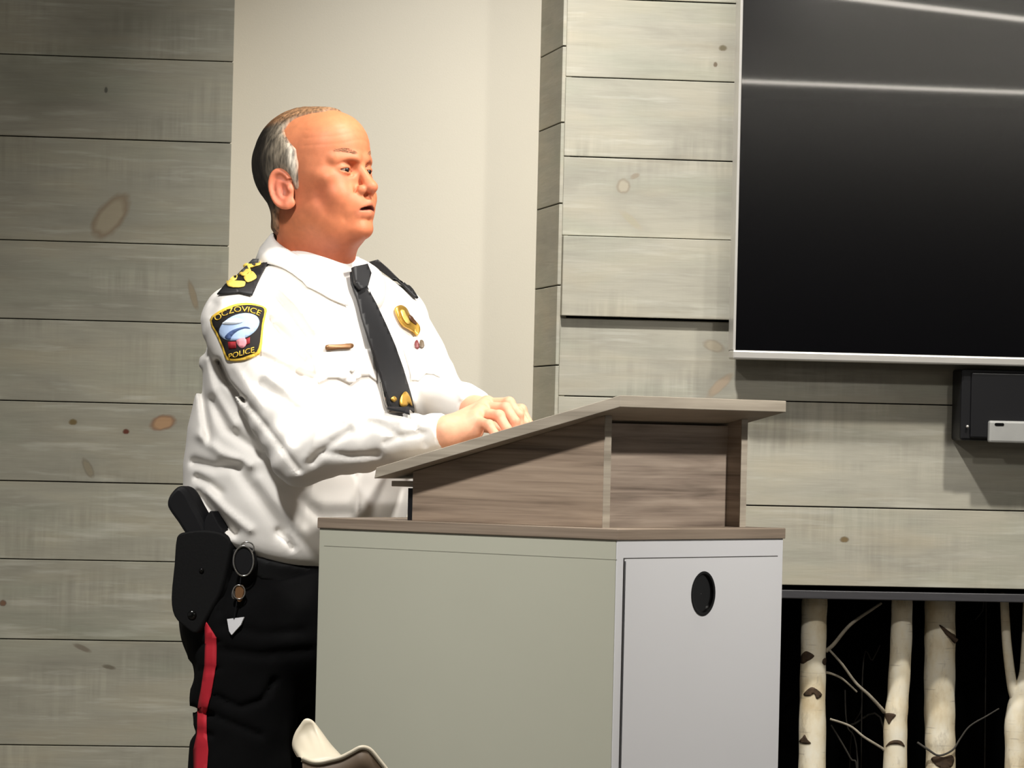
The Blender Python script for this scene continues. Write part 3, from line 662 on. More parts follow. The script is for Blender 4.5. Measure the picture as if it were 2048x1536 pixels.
def bbox(pts, m): A = np.array(pts); return A.min(0)-m, A.max(0)+m
Pr, Qr = nets(handR, *bbox([W(840, 870, 7.78)]+mR+pR+dR+tR, .035), .0018)
Pl, Ql = nets(handL, *bbox([W(915, 810, 8.07)]+mL+pL+dL+tL, .03), .0022)
def core(P):
    d = cone(P, NB, W(610, 760, Yp), .07, .15); d = smin(d, cone(P, W(610, 760, Yp), W(590, 1080, Yp), .15, .13), .05)
    for s_, e_, w_ in ((W(500, 640, 8.0), elR, W(850, 868, 7.77)), (W(770, 640, 8.27), elL, W(930, 812, 8.03))):
        d = smin(d, cone(P, s_, e_, .042, .028), .03); d = smin(d, cone(P, e_, w_, .028, .022), .01)
    return d
Pc, Qc = nets(core, *bbox([W(430, 640, 8.0), W(590, 1120, 8.3), W(870, 800, 7.7), W(930, 520, 8.4)], .06), .009)
def skin_hand_col(P):
    c = np.tile(np.array(lin((232, 172, 140))[:3]), (len(P), 1)); w = np.zeros(len(P))
    for m_ in mR+pR+mL+pL+dR: w = np.maximum(w, np.exp(-(np.linalg.norm(P-m_, axis=1)/.012)**2))
    c = c*(1-.4*w[:, None])+np.array(lin((222, 130, 104))[:3])*.4*w[:, None]; return c*(1+.04*wob(P, 25, 6)[:, None])
o1, o2, o3 = len(Ph), len(Ph)+len(Pr), len(Ph)+len(Pr)+len(Pl)
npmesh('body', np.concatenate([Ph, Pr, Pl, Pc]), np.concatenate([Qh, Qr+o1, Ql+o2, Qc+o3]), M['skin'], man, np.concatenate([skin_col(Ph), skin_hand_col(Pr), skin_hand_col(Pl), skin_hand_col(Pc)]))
# finger nails
M['nail'] = mat('nail', (240, 196, 172), .3)
# eyes
def eye_mat():
    m_ = mat('eye', (150, 126, 112), .15, vary=.02, coat=.6); return m_
M['eye'] = eye_mat(); M['iris'] = mat('dark_iris', (26, 18, 14), .35)
for sx in (1, -1):
    c = h2w((sx*.031, .0770, -.0155))[0]; bm = bmesh.new(); bmesh.ops.create_uvsphere(bm, u_segments=28, v_segments=18, radius=.0135*HS, matrix=Matrix.Translation(Vector(c)))
    e = frombm('eye', bm, M['eye'], man, True)
    look = FH*.96+RH*(-.05)*1+np.array([0, 0, -.13]); look /= np.linalg.norm(look)
    bm = bmesh.new(); bmesh.ops.create_uvsphere(bm, u_segments=20, v_segments=12, radius=.0074*HS, matrix=Matrix.Translation(Vector(c+look*.0079*HS)))
    frombm('iris', bm, M['iris'], e, True)
# hair
def hair_mask(p):
    x, y, z = np.abs(p[:, 0]), p[:, 1], p[:, 2]
    yb = np.interp(z, [-.12, -.075, -.062, -.048, -.040, .0, .025, .045, .062, .075, .1], [-.06, -.05, -.038, .000, .010, .017, .014, -.004, -.016, -.010, .022])
    top = sstep(.050, .025, x)*sstep(.06, .08, z); yb = yb+top*.038
    m_ = sstep(-.010, .010, yb-y); m_ = m_*sstep(-.118, -.095, z)
    m_ = m_*(1-np.exp(-(((y+.014)/.020)**2+((z+.042)/.034)**2)**2)*(x > .05))
    return m_
def hair_f(P):
    p = w2h(P); m_ = hair_mask(p); th = .004+.005*sstep(.02, -.08, p[:, 1])+.002*sstep(.06, .0, p[:, 2])
    return skin_nohead(P)-(m_*(th+.003)-.003)-m_*.0010*wob(P*np.array([1, 1, .35]), 60, 8)
def skin_nohead(P):
    d = head_c(w2h(P), False)*HS; nk = cone(P, H0+np.array([-.006, .0, -.085]), NB, .062, .069); return smin(d, nk, .022)
Pa, Qa = nets(hair_f, lo, hi, .0026)
mk = hair_mask(w2h(Pa)); Pa, Qa, _ = keep(Pa, Qa, mk > .12)
p = w2h(Pa); hc = np.tile(np.array(lin((36, 30, 24))[:3]), (len(Pa), 1))
def bl(c, w, rgb): w = np.clip(w, 0, 1)[:, None]; return c*(1-w)+np.array(lin(rgb)[:3])*w
st = .5+.5*wob(Pa*np.array([1, 1, .3]), 70, 12)
hc = bl(hc, .9*sstep(-.060, -.005, p[:, 1]+.25*(p[:, 2]-.0)*0+.01*st), (150, 138, 120)); hc = bl(hc, sstep(-.006, .012, p[:, 1])*sstep(.06, .035, p[:, 2])*.9, (214, 204, 188))
hc = bl(hc, sstep(-.05, -.09, p[:, 2])*.7, (150, 120, 92)); hc = bl(hc, sstep(.07, .088, p[:, 2])*.75, (168, 120, 78)); hc = hc*(.75+.5*st[:, None])
mh = hair_mask(w2h(Pa)); hc = bl(hc, sstep(.75, .15, mh)*.75, (206, 140, 104)); hair = npmesh('hair', Pa, Qa, M['hair'], man, hc)
M['brow'] = mat('eyebrow_hair', (170, 122, 90), .7)
for sx in (1, -1):
    bm = bmesh.new()
    for i in range(110):
        u = random.random(); b0 = np.array([sx*(.011+.036*u), .1015-.021*u**1.6, .007+.008*math.sin(u*2.4)+random.uniform(-.003, .003)])
        b1 = b0+np.array([sx*.0065, -.002, .0012+random.uniform(-.0015, .0015)]); tube_bm(bm, [h2w(b0)[0], h2w((b0+b1)/2+np.array([0, .0012, 0]))[0], h2w(b1)[0]], [.0003, .0003, .0001], 4, False)
    frombm('eyebrow', bm, M['brow'], man)
# ---- shirt
lev = [(498, 632, .060, .060), (520, 634, .085, .072), (560, 632, .150, .090), (600, 630, .190, .108), (650, 628, .205, .128), (700, 624, .212, .146), (780, 616, .213, .168), (860, 606, .210, .184), (940, 600, .208, .190), (1000, 596, .206, .186), (1050, 588, .200, .178), (1100, 580, .192, .168), (1150, 576, .188, .160)]
LZ = np.array([W(x, v, Yp)[2] for v, x, _, _ in lev])[::-1]; LXY = np.array([W(x, v, Yp)[:2] for v, x, _, _ in lev])[::-1]; LA = np.array([l[2] for l in lev])[::-1]; LB = np.array([l[3] for l in lev])[::-1]
def loft(P, grow=0, pw=2.35):
    z = P[:, 2]; cx = np.interp(z, LZ, LXY[:, 0]); cy = np.interp(z, LZ, LXY[:, 1]); a = np.interp(z, LZ, LA)+grow; b = np.interp(z, LZ, LB)+grow
    q = np.stack([P[:, 0]-cx, P[:, 1]-cy], 1); s = q @ rT[:2]; t = q @ dT[:2]
    k = (np.abs(s/a)**pw+np.abs(t/b)**pw)**(1/pw); return (k-1)*np.minimum(a, b), s, t
sR = W(476, 646, 7.99); sL = W(786, 640, 8.30)
zc0 = W(560, 1090, Yp)[2]
FOLDS = [  # px polyline, width px, amp (m, + carves)
 ([(545, 585), (580, 625), (617, 677)], 9, .010), ([(565, 580), (600, 615), (630, 660)], 8, -.006), ([(539, 640), (575, 675), (617, 724)], 9, .011), ([(560, 640), (600, 680), (628, 720)], 8, -.006),
 ([(520, 712), (570, 738), (625, 757)], 8, .010), ([(540, 700), (580, 722), (625, 740)], 7, -.003), ([(525, 770), (560, 795), (600, 826)], 10, .009), ([(535, 750), (575, 778), (620, 806)], 9, -.004),
 ([(640, 812), (612, 836), (590, 880)], 9, .009), ([(660, 815), (640, 850), (612, 915)], 9, -.006), ([(700, 862), (665, 885), (625, 922)], 8, .008), ([(735, 846), (762, 852), (800, 872)], 7, .006), ([(650, 905), (700, 912), (755, 908)], 7, .006),
 ([(690, 838), (740, 832), (800, 840)], 8, -.004), ([(770, 885), (810, 872), (850, 866)], 6, .005), ([(830, 850), (845, 870), (850, 890)], 5, .004),
 ([(398, 745), (406, 800), (417, 880)], 8, .010), ([(410, 720), (430, 790), (470, 850)], 9, -.006), ([(425, 800), (455, 860), (520, 905)], 11, .010), ([(400, 870), (440, 905), (500, 930)], 10, -.008),
 ([(390, 925), (430, 935), (480, 930)], 10, .010), ([(395, 955), (420, 968), (440, 985)], 8, .009), ([(398, 990), (430, 1030), (470, 1066)], 9, .012), ([(415, 985), (450, 1020), (500, 1060)], 9, -.007),
 ([(480, 945), (520, 1000), (560, 1060)], 13, .009), ([(520, 960), (560, 1010), (600, 1060)], 12, -.005), ([(555, 1062), (572, 1078), (584, 1096)], 6, .008), ([(436, 722), (455, 765), (488, 800)], 5, .013), ([(470, 735), (495, 775), (520, 810)], 9, -.004), ([(488, 800), (530, 850), (598, 940)], 6, .008), ([(600, 1000), (640, 1030), (700, 1030)], 14, .005),
 ([(715, 950), (716, 1000), (716, 1045)], 3, .003), ([(820, 760), (840, 800), (850, 840)], 8, .004), ([(870, 700), (905, 745), (940, 790)], 10, .004), ([(850, 640), (862, 690), (880, 740)], 8, .004),
 ([(900, 730), (915, 765), (925, 795)], 7, -.004), ([(610, 585), (640, 620), (668, 655)], 9, .003), ([(430, 610), (410, 650), (402, 700)], 9, .006), ([(418, 640), (400, 690), (396, 740)], 7, -.004)]
def shirt_f(P):
    d, s, t = loft(P)
    d = d*1.0
    pl = P[:, 2]-(zc0-.30*t)                       # tilted hem plane, blouses over the belt
    d = smax(d, -pl, .045)
    sh = smin(cone(P, W(612, 568, 8.12), sR, .056, .066), cone(P, W(655, 566, 8.19), sL, .054, .062), .02)
    d = smin(d, sh, .04)
    d = smin(d, ell(P, W(612, 700, 8.05), (.10, .08, .10)), .05)
    arm = cone(P, sR, elR+np.array([0, 0, -.004]), .067, .055); arm = smin(arm, cone(P, elR, W(720, 885, 7.84), .054, .050), .012); fore = smin(arm, cone(P, W(720, 885, 7.84), W(884, 866, 7.76), .052, .033), .01)
    fore = smax(fore, (P-W(889, 866, 7.757)) @ ((wrR-elR)/np.linalg.norm(wrR-elR)), .003)
    armL = cone(P, sL, elL, .063, .052); armL = smin(armL, cone(P, elL, W(955, 818, 7.98), .052, .034), .012)
    armL = smax(armL, (P-W(951, 818, 7.99)) @ ((wrL-elL)/np.linalg.norm(wrL-elL)), .003)
    # creased junction between arm and chest
    dd = smin(d, fore, .008); dd = smin(dd, armL, .014)
    x, y = proj(P); near = sstep(8.30, 8.12, P[:, 1]); farside = sstep(700, 780, x)
    nf = np.maximum(near, farside)
    for pts, w_, am in FOLDS:
        mx = max(q[0] for q in pts)+3*w_; mn = min(q[0] for q in pts)-3*w_; my = max(q[1] for q in pts)+3*w_; mny = min(q[1] for q in pts)-3*w_
        k = (x > mn) & (x < mx) & (y > mny) & (y < my)
        if k.any(): dd[k] += am*nf[k]*np.exp(-(seg2(x[k], y[k], pts)/w_)**2)
    low = sstep(.95, 1.0, 1-(P[:, 2]-1.0)*.25)
    dd = dd+.0030*wob(P*np.array([1, 1, .8]), 5.0, 2)+.0016*wob(P, 11, 14)
    # folds that run round the sleeves
    ta = (P-sR) @ ((elR-sR)/np.linalg.norm(elR-sR)); 
    dd = dd+.0016*np.sin(ta*150+3*wob(P, 4, 20))*sstep(.05, .0, np.abs(cone(P, sR, elR, .06, .05)))*sstep(.12, .2, ta)
    tf = (P-elR) @ ((wrR-elR)/np.linalg.norm(wrR-elR)); dd = dd+.0011*np.sin(tf*120+4*wob(P, 5, 24))*sstep(.04, .0, np.abs(cone(P, elR, wrR, .05, .033)))*sstep(.26, .2, tf)
    # neck opening
    return smax(dd, -cone(P, NB+np.array([0, 0, .0]), NB+np.array([-.01, 0, .2]), .074, .095), .006)
blo, bhi = bbox([W(375, 500, 8.0), W(610, 1130, 8.35), W(960, 900, 7.68), W(900, 500, 8.42)], .03)
Ps, Qs = nets(shirt_f, blo, bhi, .0042)
shirt = npmesh('shirt', Ps, Qs, M['shirt'], man)
shirt_bvh = BVHTree.FromPolygons(Ps.tolist(), Qs.tolist())
# ---- trousers
hipc = W(574, 1240, Yp)
def pants_f(P):
    d, s, t = loft(P, -.016); z = P[:, 2]
    d = smax(d, z-(zc0+.035-.30*t), .01)
    d = smax(d, -(z-W(574, 1190, Yp)[2]), .02)
    d = smin(d, ell(P, hipc, (.195, .18, .15)), .05)
    cR = [W(496, 1270, 8.07), W(478, 1560, 8.06), np.array([foot[0]-.10, 8.06, .09])]; cL = [W(622, 1270, 8.24), W(640, 1560, 8.20), np.array([foot[0]+.09, 8.24, .09])]
    for c in (cR, cL):
        l = smin(cone(P, c[0], c[1], .104, .086), cone(P, c[1], c[2], .086, .066), .03); d = smin(d, l, .035)
    d = smax(d, .035-z, .004)
    d = d+.006*wob(P*np.array([1, 1, .7]), 4.5, 1)*sstep(1.0, .85, z)+.002*wob(P, 12, 9)
    x, y = proj(P)
    for pts, w_, am in (([(430, 1392), (480, 1415), (525, 1400), (548, 1360)], 6, .008), ([(440, 1300), (520, 1310), (620, 1300)], 10, .006), ([(400, 1425), (430, 1432), (520, 1470)], 7, .007), ([(450, 1250), (520, 1268), (610, 1262)], 10, .005), ([(385, 1418), (425, 1430)], 4, .010), ([(385, 1462), (425, 1470)], 4, .010), ([(400, 1340), (440, 1336)], 4, .006), ([(400, 1290), (440, 1284)], 4, .006), ([(440, 1225), (450, 1180), (440, 1150)], 6, .006), ([(385, 1330), (395, 1400), (385, 1470)], 9, .007)):
        dd = np.exp(-(seg2(x, y, pts)/w_)**2)*am; d = d+dd*sstep(8.2, 8.1, P[:, 1])
    return d
Pp, Qp = nets(pants_f, *bbox([W(372, 1080, 7.98), W(700, 1100, 8.4), [foot[0], 8.1, 0.02]], .04), .006)
npmesh('trousers', Pp, Qp, M['cloth_black'], man)
pants_bvh = BVHTree.FromPolygons(Pp.tolist(), Qp.tolist())
def belt_f(P):
    d, s, t = loft(P, -.008); z = P[:, 2]; c = z-(zc0-.012-.30*t); return smax(np.maximum(d, -(d+.014)), np.abs(c)-.019, .003)
Pb, Qb = nets(belt_f, *bbox([W(372, 1040, 7.9), W(800, 1200, 8.45)], .03), .005)
npmesh('belt', Pb, Qb, M['leather'], man)
for sx, cx, cy in ((0, foot[0]-.10, 8.06), (1, foot[0]+.09, 8.24)):
    def shoe(P): 
        c = np.array([cx, cy, .045]); d = cone(P, c-dT*.04, c+dT*.13+np.array([0, 0, -.005]), .046, .040); return smax(smin(d, cone(P, c-dT*.03, c-dT*.03+np.array([0, 0, .06]), .045, .04), .02), .002-P[:, 2], .003)
    A_, B2 = nets(shoe, np.array([cx-.2, cy-.25, -.02]), np.array([cx+.25, cy+.2, .2]), .006); npmesh('shoe', A_, B2, M['leather'], man)
# ---- things lying on the cloth
def drape(name, poly, bvh, mat_, parent, off=.0015, thick=.0025, step=8, holes=None, Yd=8.0, smooth=True):
    """cloth piece cut to the outline poly (pixels) laid on the surface below it"""
    bm = bmesh.new(); vs_ = [bm.verts.new((x, y, 0)) for x, y in poly]; bm.faces.new(vs_)
    xs = [p_[0] for p_ in poly]; ys = [p_[1] for p_ in poly]
    for k in np.arange(min(xs)+step, max(xs), step): bmesh.ops.bisect_plane(bm, geom=bm.verts[:]+bm.edges[:]+bm.faces[:], plane_co=(k, 0, 0), plane_no=(1, 0, 0))
    for k in np.arange(min(ys)+step, max(ys), step): bmesh.ops.bisect_plane(bm, geom=bm.verts[:]+bm.edges[:]+bm.faces[:], plane_co=(0, k, 0), plane_no=(0, 1, 0))
    return drape_bm(name, bm, bvh, mat_, parent, off, thick, Yd, smooth)
def drape_bm(name, bm, bvh, mat_, parent, off, thick, Yd=8.0, smooth=True):
    hits = []
    for v in bm.verts:
        r = ray(v.co.x, v.co.y); h = bvh.ray_cast(Vector(CAM), Vector(r), 20); hits.append((h[0], h[1]))
    good = [(v.co.x, v.co.y, h) for v, h in zip(bm.verts, hits) if h[0] is not None]
    for v, h in zip(bm.verts, hits):
        r = ray(v.co.x, v.co.y)
        if h[0] is None:
            if good: g = min(good, key=lambda q: (q[0]-v.co.x)**2+(q[1]-v.co.y)**2)[2]; Yv = g[0].y+.01
            else: Yv = Yd
            v.co = Vector(CAM+r*(Yv/r[1]))
        else:
            n = h[1] if h[1].dot(Vector(r)) < 0 else -h[1]; n = (n*.6-Vector(r)*.4).normalized(); v.co = h[0]+n*off
    for f in bm.faces: f.normal_update()
    o = frombm(name, bm, mat_, parent, smooth)
    md = o.modifiers.new('t', 'SOLIDIFY'); md.thickness = thick; md.offset = 1
    # make the outward side face the camera side
    me = o.data; nrm = sum((p_.normal for p_ in me.polygons), Vector()); 
    if nrm.dot(Vector(fw)) > 0: me.flip_normals()
    return o
def smooth_poly(pts, n=4): return [tuple(p_) for p_ in catmull([(x, y, 0) for x, y in pts], n, True)] and [(p_[0], p_[1]) for p_ in catmull([(x, y, 0) for x, y in pts], n, True)]
# collar
def collar():
    # near half and far half follow the collar seen in the photograph, wrapped round the neck axis
    C0 = W(632, 505, 8.13); n = 72; rows_ = [[], [], [], [], []]
    for i in range(n+1):
        a = math.radians(19+322*i/n); c = math.cos(a); dv = dT*c+rT*math.sin(a); fr = float(sstep(85, 19, min(math.degrees(a), 360-math.degrees(a))))
        u_ = C0+dv*(.0755+.004*abs(math.sin(a)))+np.array([0, 0, .004-.036*c-.004*fr])
        l_ = C0+dv*(.098+.014*fr+.016*abs(math.sin(a)))+np.array([0, 0, -.040-.030*c-.036*fr])
        fold_ = u_+dv*.006+np.array([0, 0, .001])
        rows_[0].append(u_-np.array([0, 0, .03])-dv*.003); rows_[1].append(u_); rows_[2].append(fold_-np.array([0, 0, .004])); rows_[3].append((fold_+l_)/2+dv*.006); rows_[4].append(l_)
    out = []
    for L in rows_[3:]:        # keep the leaf clear of the shirt below it
        for k_, p_ in enumerate(L):
            h = shirt_bvh.find_nearest(Vector(p_)); 
            if h[0] is not None and (Vector(p_)-h[0]).dot(h[1] if h[1].dot(Vector(p_)-Vector(NB)) > 0 else -h[1]) < .004: nn = h[1] if h[1].dot(Vector(p_)-Vector(NB)) > 0 else -h[1]; L[k_] = np.array(h[0]+nn*.005)
    bm = bmesh.new(); rr = [[bm.verts.new(Vector(p_)) for p_ in L] for L in rows_]
    for r0, r1 in zip(rr, rr[1:]):
        for i in range(n): bm.faces.new((r0[i], r0[i+1], r1[i+1], r1[i]))
    bmesh.ops.smooth_vert(bm, verts=rr[3][2:-2], factor=.5, use_axis_x=True, use_axis_y=True, use_axis_z=True)
    o = frombm('collar', bm, M['shirt'], man, True); md = o.modifiers.new('t', 'SOLIDIFY'); md.thickness = .0022; md.offset = 0; return o
collar()
tieL = [(694, 548), (696, 572), (706, 600), (716, 640), (732, 690), (748, 740), (764, 786), (776, 828)]; tieR = [(822, 836), (812, 790), (797, 738), (782, 695), (765, 655), (744, 610), (728, 580), (722, 552), (716, 540)]
drape('tie', tieL+tieR, shirt_bvh, M['tie'], man, .010, .004, 7)
bmk = [(693, 542), (719, 538), (727, 556), (722, 580), (708, 590), (698, 574)]
drape('tie_knot', bmk, shirt_bvh, M['tie'], man, .018, .008, 6)
drape('tie_pin', smooth_poly([(790, 812), (791, 796), (800, 785), (808, 795), (812, 812), (806, 808), (800, 814)]), shirt_bvh, M['gold'], man, .0155, .002, 6)
drape('tie_pin', smooth_poly([(772, 799), (778, 794), (783, 800), (778, 805)]), shirt_bvh, M['gold'], man, .0155, .002, 6)
drape('pen', [(758, 765), (762, 762), (772, 795), (779, 822), (774, 826), (765, 800)], shirt_bvh, M['chrome'], man, .003, .004, 6)
drape('shirt_pocket_flap', [(622, 706), (690, 702), (748, 697), (751, 762), (738, 752), (722, 753), (700, 768), (676, 756), (655, 756), (636, 768)], shirt_bvh, M['shirt'], man, .001, .0022, 8)
drape('shirt_pocket_flap', [(806, 700), (845, 697), (882, 694), (880, 756), (868, 750), (852, 748), (838, 762), (824, 760)], shirt_bvh, M['shirt'], man, .001, .0022, 8)
drape('button', smooth_poly([(698, 741), (702, 736), (706, 741), (702, 746)]), shirt_bvh, mat('shirt_button', (214, 208, 200), .4), man, .004, .0015, 6)
o = drape('name_bar', smooth_poly([(650, 692), (655, 690), (680, 689), (698, 687), (704, 690), (703, 695), (697, 698), (675, 699), (655, 701), (650, 698)], 2), shirt_bvh, M['bronze'], man, .003, .003, 8)
# badge
bg = drape('badge', smooth_poly([(786, 618), (795, 613), (806, 619), (813, 632), (824, 643), (836, 656), (838, 668), (832, 674), (824, 668), (812, 660), (800, 652), (790, 634)], 3), shirt_bvh, M['gold'], man, .005, .004, 6)
drape('badge_centre', smooth_poly([(810, 633), (818, 637), (830, 652), (826, 653), (814, 645)], 3), shirt_bvh, mat('badge_enamel', (82, 52, 34), .4), bg, .0105, .001, 6)
drape('badge_centre', smooth_poly([(794, 624), (800, 624), (805, 634), (812, 648), (806, 650), (798, 638)], 3), shirt_bvh, mat('pale_gold', (244, 214, 120), .4, metal=.3), bg, .0105, .001, 6)
drape('service_pin', smooth_poly([(828, 686), (834, 683), (838, 694), (836, 700), (829, 697)], 3), shirt_bvh, mat('maroon_enamel', (120, 60, 62), .4), man, .004, .002, 6)
drape('service_pin', smooth_poly([(839, 684), (845, 684), (848, 695), (843, 699), (839, 695)], 3), shirt_bvh, mat('olive_enamel', (110, 96, 80), .4), man, .004, .002, 6)
# epaulettes
ep = drape('epaulette', [(437, 592), (470, 553), (505, 518), (543, 519), (522, 556), (503, 594), (478, 588)], shirt_bvh, M['tie'], man, .004, .003, 7)
for pl in ([(486, 533), (492, 526), (502, 528), (508, 522), (521, 528), (524, 535), (512, 540), (500, 542)], [(478, 548), (490, 545), (496, 540), (502, 544), (504, 550), (498, 557), (486, 558)], [(490, 560), (504, 550), (512, 556), (512, 563), (496, 571), (490, 567)], [(457, 562), (468, 552), (478, 556), (474, 566), (468, 569), (488, 570), (490, 574), (484, 580), (458, 579)]):
    drape('rank_insignia', smooth_poly(pl, 3), shirt_bvh, M['goldthread'], ep, .0085, .0015, 6)
drape('epaulette', [(738, 524), (756, 519), (776, 536), (800, 560), (822, 584), (832, 600), (826, 598), (806, 578), (780, 556), (754, 537)], shirt_bvh, M['tie'], man, .004, .004, 6)
# sleeve patch
M['patchblue'] = mat('patch_pale_blue', (176, 200, 236), .7, vary=.12, vscale=40); M['patchblack'] = mat('patch_black', (22, 16, 14), .8); M['patchgold'] = mat('patch_gold_thread', (240, 196, 70), .7, vary=.12, vscale=200); M['patchred'] = mat('patch_red', (150, 24, 34), .7); M['patchpink'] = mat('patch_pink', (232, 150, 160), .7)
sp = drape('shoulder_patch', smooth_poly([(422, 641), (440, 623), (466, 611), (492, 607), (516, 611), (531, 619), (528, 634), (525, 662), (522, 700), (508, 714), (480, 722), (456, 720), (447, 698), (434, 668)], 3), shirt_bvh, M['patchgold'], man, .002, .002, 7)
drape('patch_field', smooth_poly([(426, 642), (442, 627), (468, 615), (494, 611.5), (513, 614), (526, 620), (523, 640), (521, 665), (517, 696), (504, 708), (478, 716), (459, 714), (450, 694), (438, 666)], 3), shirt_bvh, M['patchblack'], sp, .0048, .0008, 7)
drape('patch_scene', [(479+39*math.cos(t)*.98+0, 655+26*math.sin(t)-8*math.cos(t)) for t in np.linspace(0, 2*math.pi, 33)[:-1]], shirt_bvh, M['patchblue'], sp, .0060, .0006, 7)
drape('patch_scene', smooth_poly([(452, 675), (462, 664), (476, 658), (492, 655), (500, 659), (490, 658), (476, 663), (466, 672), (462, 680)], 3), shirt_bvh, mat('patch_navy', (70, 92, 140), .7), sp, .0070, .0005, 7)
drape('patch_scene', smooth_poly([(446, 648), (458, 640), (474, 637), (486, 643), (480, 648), (464, 650)], 3), shirt_bvh, mat('patch_white', (224, 232, 242), .7), sp, .0070, .0005, 7)
drape('patch_scene', [(458, 684), (474, 684), (474, 697), (460, 698)], shirt_bvh, M['patchred'], sp, .0060, .0006, 7)
drape('patch_scene', [(490, 680), (500, 676), (500, 688), (492, 692)], shirt_bvh, M['patchred'], sp, .0060, .0006, 7)
drape('patch_scene', smooth_poly([(474, 682), (490, 677), (494, 688), (488, 697), (480, 695)], 2), shirt_bvh, M['patchpink'], sp, .0066, .0006, 7)
def patch_text(txt, fn, size):
    cu_ = bpy.data.curves.new('t', 'FONT'); cu_.body = txt; cu_.size = size; cu_.align_x = 'CENTER'; cu_.offset = .02*size*.1
    o_ = bpy.data.objects.new('t', cu_); COL.objects.link(o_); dg = bpy.context.evaluated_depsgraph_get(); me = bpy.data.meshes.new_from_object(o_.evaluated_get(dg)); bpy.data.objects.remove(o_)
    bm = bmesh.new(); bm.from_mesh(me); 
    for v in bm.verts: v.co.x, v.co.y = fn(v.co.x, v.co.y); v.co.z = 0
    return drape_bm('patch_lettering', bm, shirt_bvh, M['patchgold'], sp, .0062, .0008)
def arc_top(x, y): a = x/60; cx, cy = 483, 694; R_ = 69+y; return cx+R_*math.sin(a-.12), cy-R_*math.cos(a-.12)
def arc_bot(x, y): return 484+x, 712-.26*(x)-y
patch_text('OCZOVICE', arc_top, 15); patch_text('POLICE', arc_bot, 15)
# trouser stripe
sl_ = [(411, 1240), (412, 1290), (411, 1330), (404, 1380), (397, 1420), (397, 1465), (389, 1500), (390, 1560), (392, 1700), (396, 1850), (400, 2020)]; sr_ = [(430, 2020), (424, 1850), (419, 1700), (414, 1560), (418, 1500), (415, 1470), (414, 1425), (424, 1385), (434, 1330), (434, 1275), (415, 1245)]
drape('trouser_stripe', sl_+sr_, pants_bvh, M['red'], man, .002, .0015, 9)
# ---- branch scars on the birch logs
def log_scars(root, polys):
    tr = [c for c in root.children if c.name.startswith('trunk')][0].data
    bv = BVHTree.FromPolygons([tuple(v.co) for v in tr.vertices], [tuple(p_.vertices) for p_ in tr.polygons])
    for pl in polys: drape('branch_scar', smooth_poly([(1540+x*.2514, 1150+y*.2514) for x, y in pl], 3), bv, M['scar'], root, .0004, .0012, 5, Yd=10.2)
log_scars(LOGS[0], [[(247, 700), (250, 645), (275, 612), (300, 608), (352, 640), (330, 668), (300, 684), (270, 704)], [(415, 700), (420, 672), (440, 660), (446, 690), (436, 718)], [(268, 948), (310, 902), (350, 895), (412, 950), (372, 986), (352, 944), (325, 958), (290, 962)], [(234, 1326), (262, 1290), (278, 1270), (300, 1310), (326, 1338), (280, 1344)]])
log_scars(LOGS[1], [[(912, 1108), (950, 1098), (1002, 1112), (972, 1150), (948, 1186), (928, 1150)], [(922, 1366), (955, 1325), (1000, 1312), (1045, 1322), (1070, 1366), (1035, 1350), (1000, 1346), (955, 1350)]])
log_scars(LOGS[2], [[(1345, 398), (1372, 408), (1440, 460), (1472, 482), (1470, 545), (1430, 505), (1380, 450)], [(1282, 1468), (1320, 1440), (1380, 1448), (1440, 1432), (1462, 1470), (1436, 1530), (1350, 1532)]])
# ---- holster with pistol, key reel
Yh = 7.985
def slab_px(name, poly, Y, depth, material, parent, bev=.006, n=3):
    return prism(name, [W(x, y, Y) for x, y in smooth_poly(poly, n)], -rT*depth, material, parent, bev)
hol = empty('holster', W(400, 1180, Yh+.03), 'black leather belt holster hanging at the man\'s right hip', 'holster')
slab_px('pouch', [(352, 1075), (368, 1064), (405, 1060), (442, 1066), (462, 1085), (456, 1125), (442, 1180), (426, 1212), (410, 1240), (392, 1267), (368, 1254), (347, 1232), (341, 1195), (347, 1130)], Yh, .05, M['leather'], hol, .010)
slab_px('belt_loop', [(392, 1050), (470, 1078), (476, 1110), (462, 1150), (440, 1150), (400, 1100)], Yh+.012, .04, M['leather'], hol, .008)
for p_ in ((403, 1141, 5), (384, 1230, 9)):
    bm = bmesh.new(); bmesh.ops.create_uvsphere(bm, u_segments=16, v_segments=10, radius=1, matrix=Matrix.Translation(Vector(W(p_[0], p_[1], Yh-.001))) @ Matrix.Diagonal((p_[2]*.0009, .003, p_[2]*.0009, 1))); frombm('rivet', bm, M['plastic_gloss'], hol, True)
pst = empty('pistol', W(372, 1040, Yh+.02), 'black pistol grip sticking up out of the hip holster', 'pistol')
slab_px('grip', [(331, 1006), (336, 990), (350, 974), (362, 973), (374, 984), (388, 1010), (402, 1036), (412, 1068), (378, 1078), (352, 1044), (335, 1020)], Yh+.006, .032, M['plastic_black'], pst, .009)
slab_px('slide', [(408, 1046), (414, 1030), (422, 1021), (429, 1034), (438, 1050), (446, 1068), (412, 1078)], Yh+.004, .03, M['plastic_black'], pst, .006)
kr = empty('key_reel', W(487, 1120, 7.95), 'round black key reel with keys and a white tag clipped to the belt', 'key reel')
Yk = 7.957
def ell_ring(name, cx, cy, rx, ry, r, Y, mat_, parent, t0=0, t1=2*math.pi):
    P_ = [W(cx+rx*math.cos(t), cy+ry*math.sin(t), Y) for t in np.linspace(t0, t1, 33)]; return tube(name, P_, r, mat_, parent, 8)
slab_px('disc', [(487+19*math.cos(t), 1122+29*math.sin(t)) for t in np.linspace(0, 2*math.pi, 17)[:-1]], Yk, .012, M['plastic_black'], kr, .003, 2)
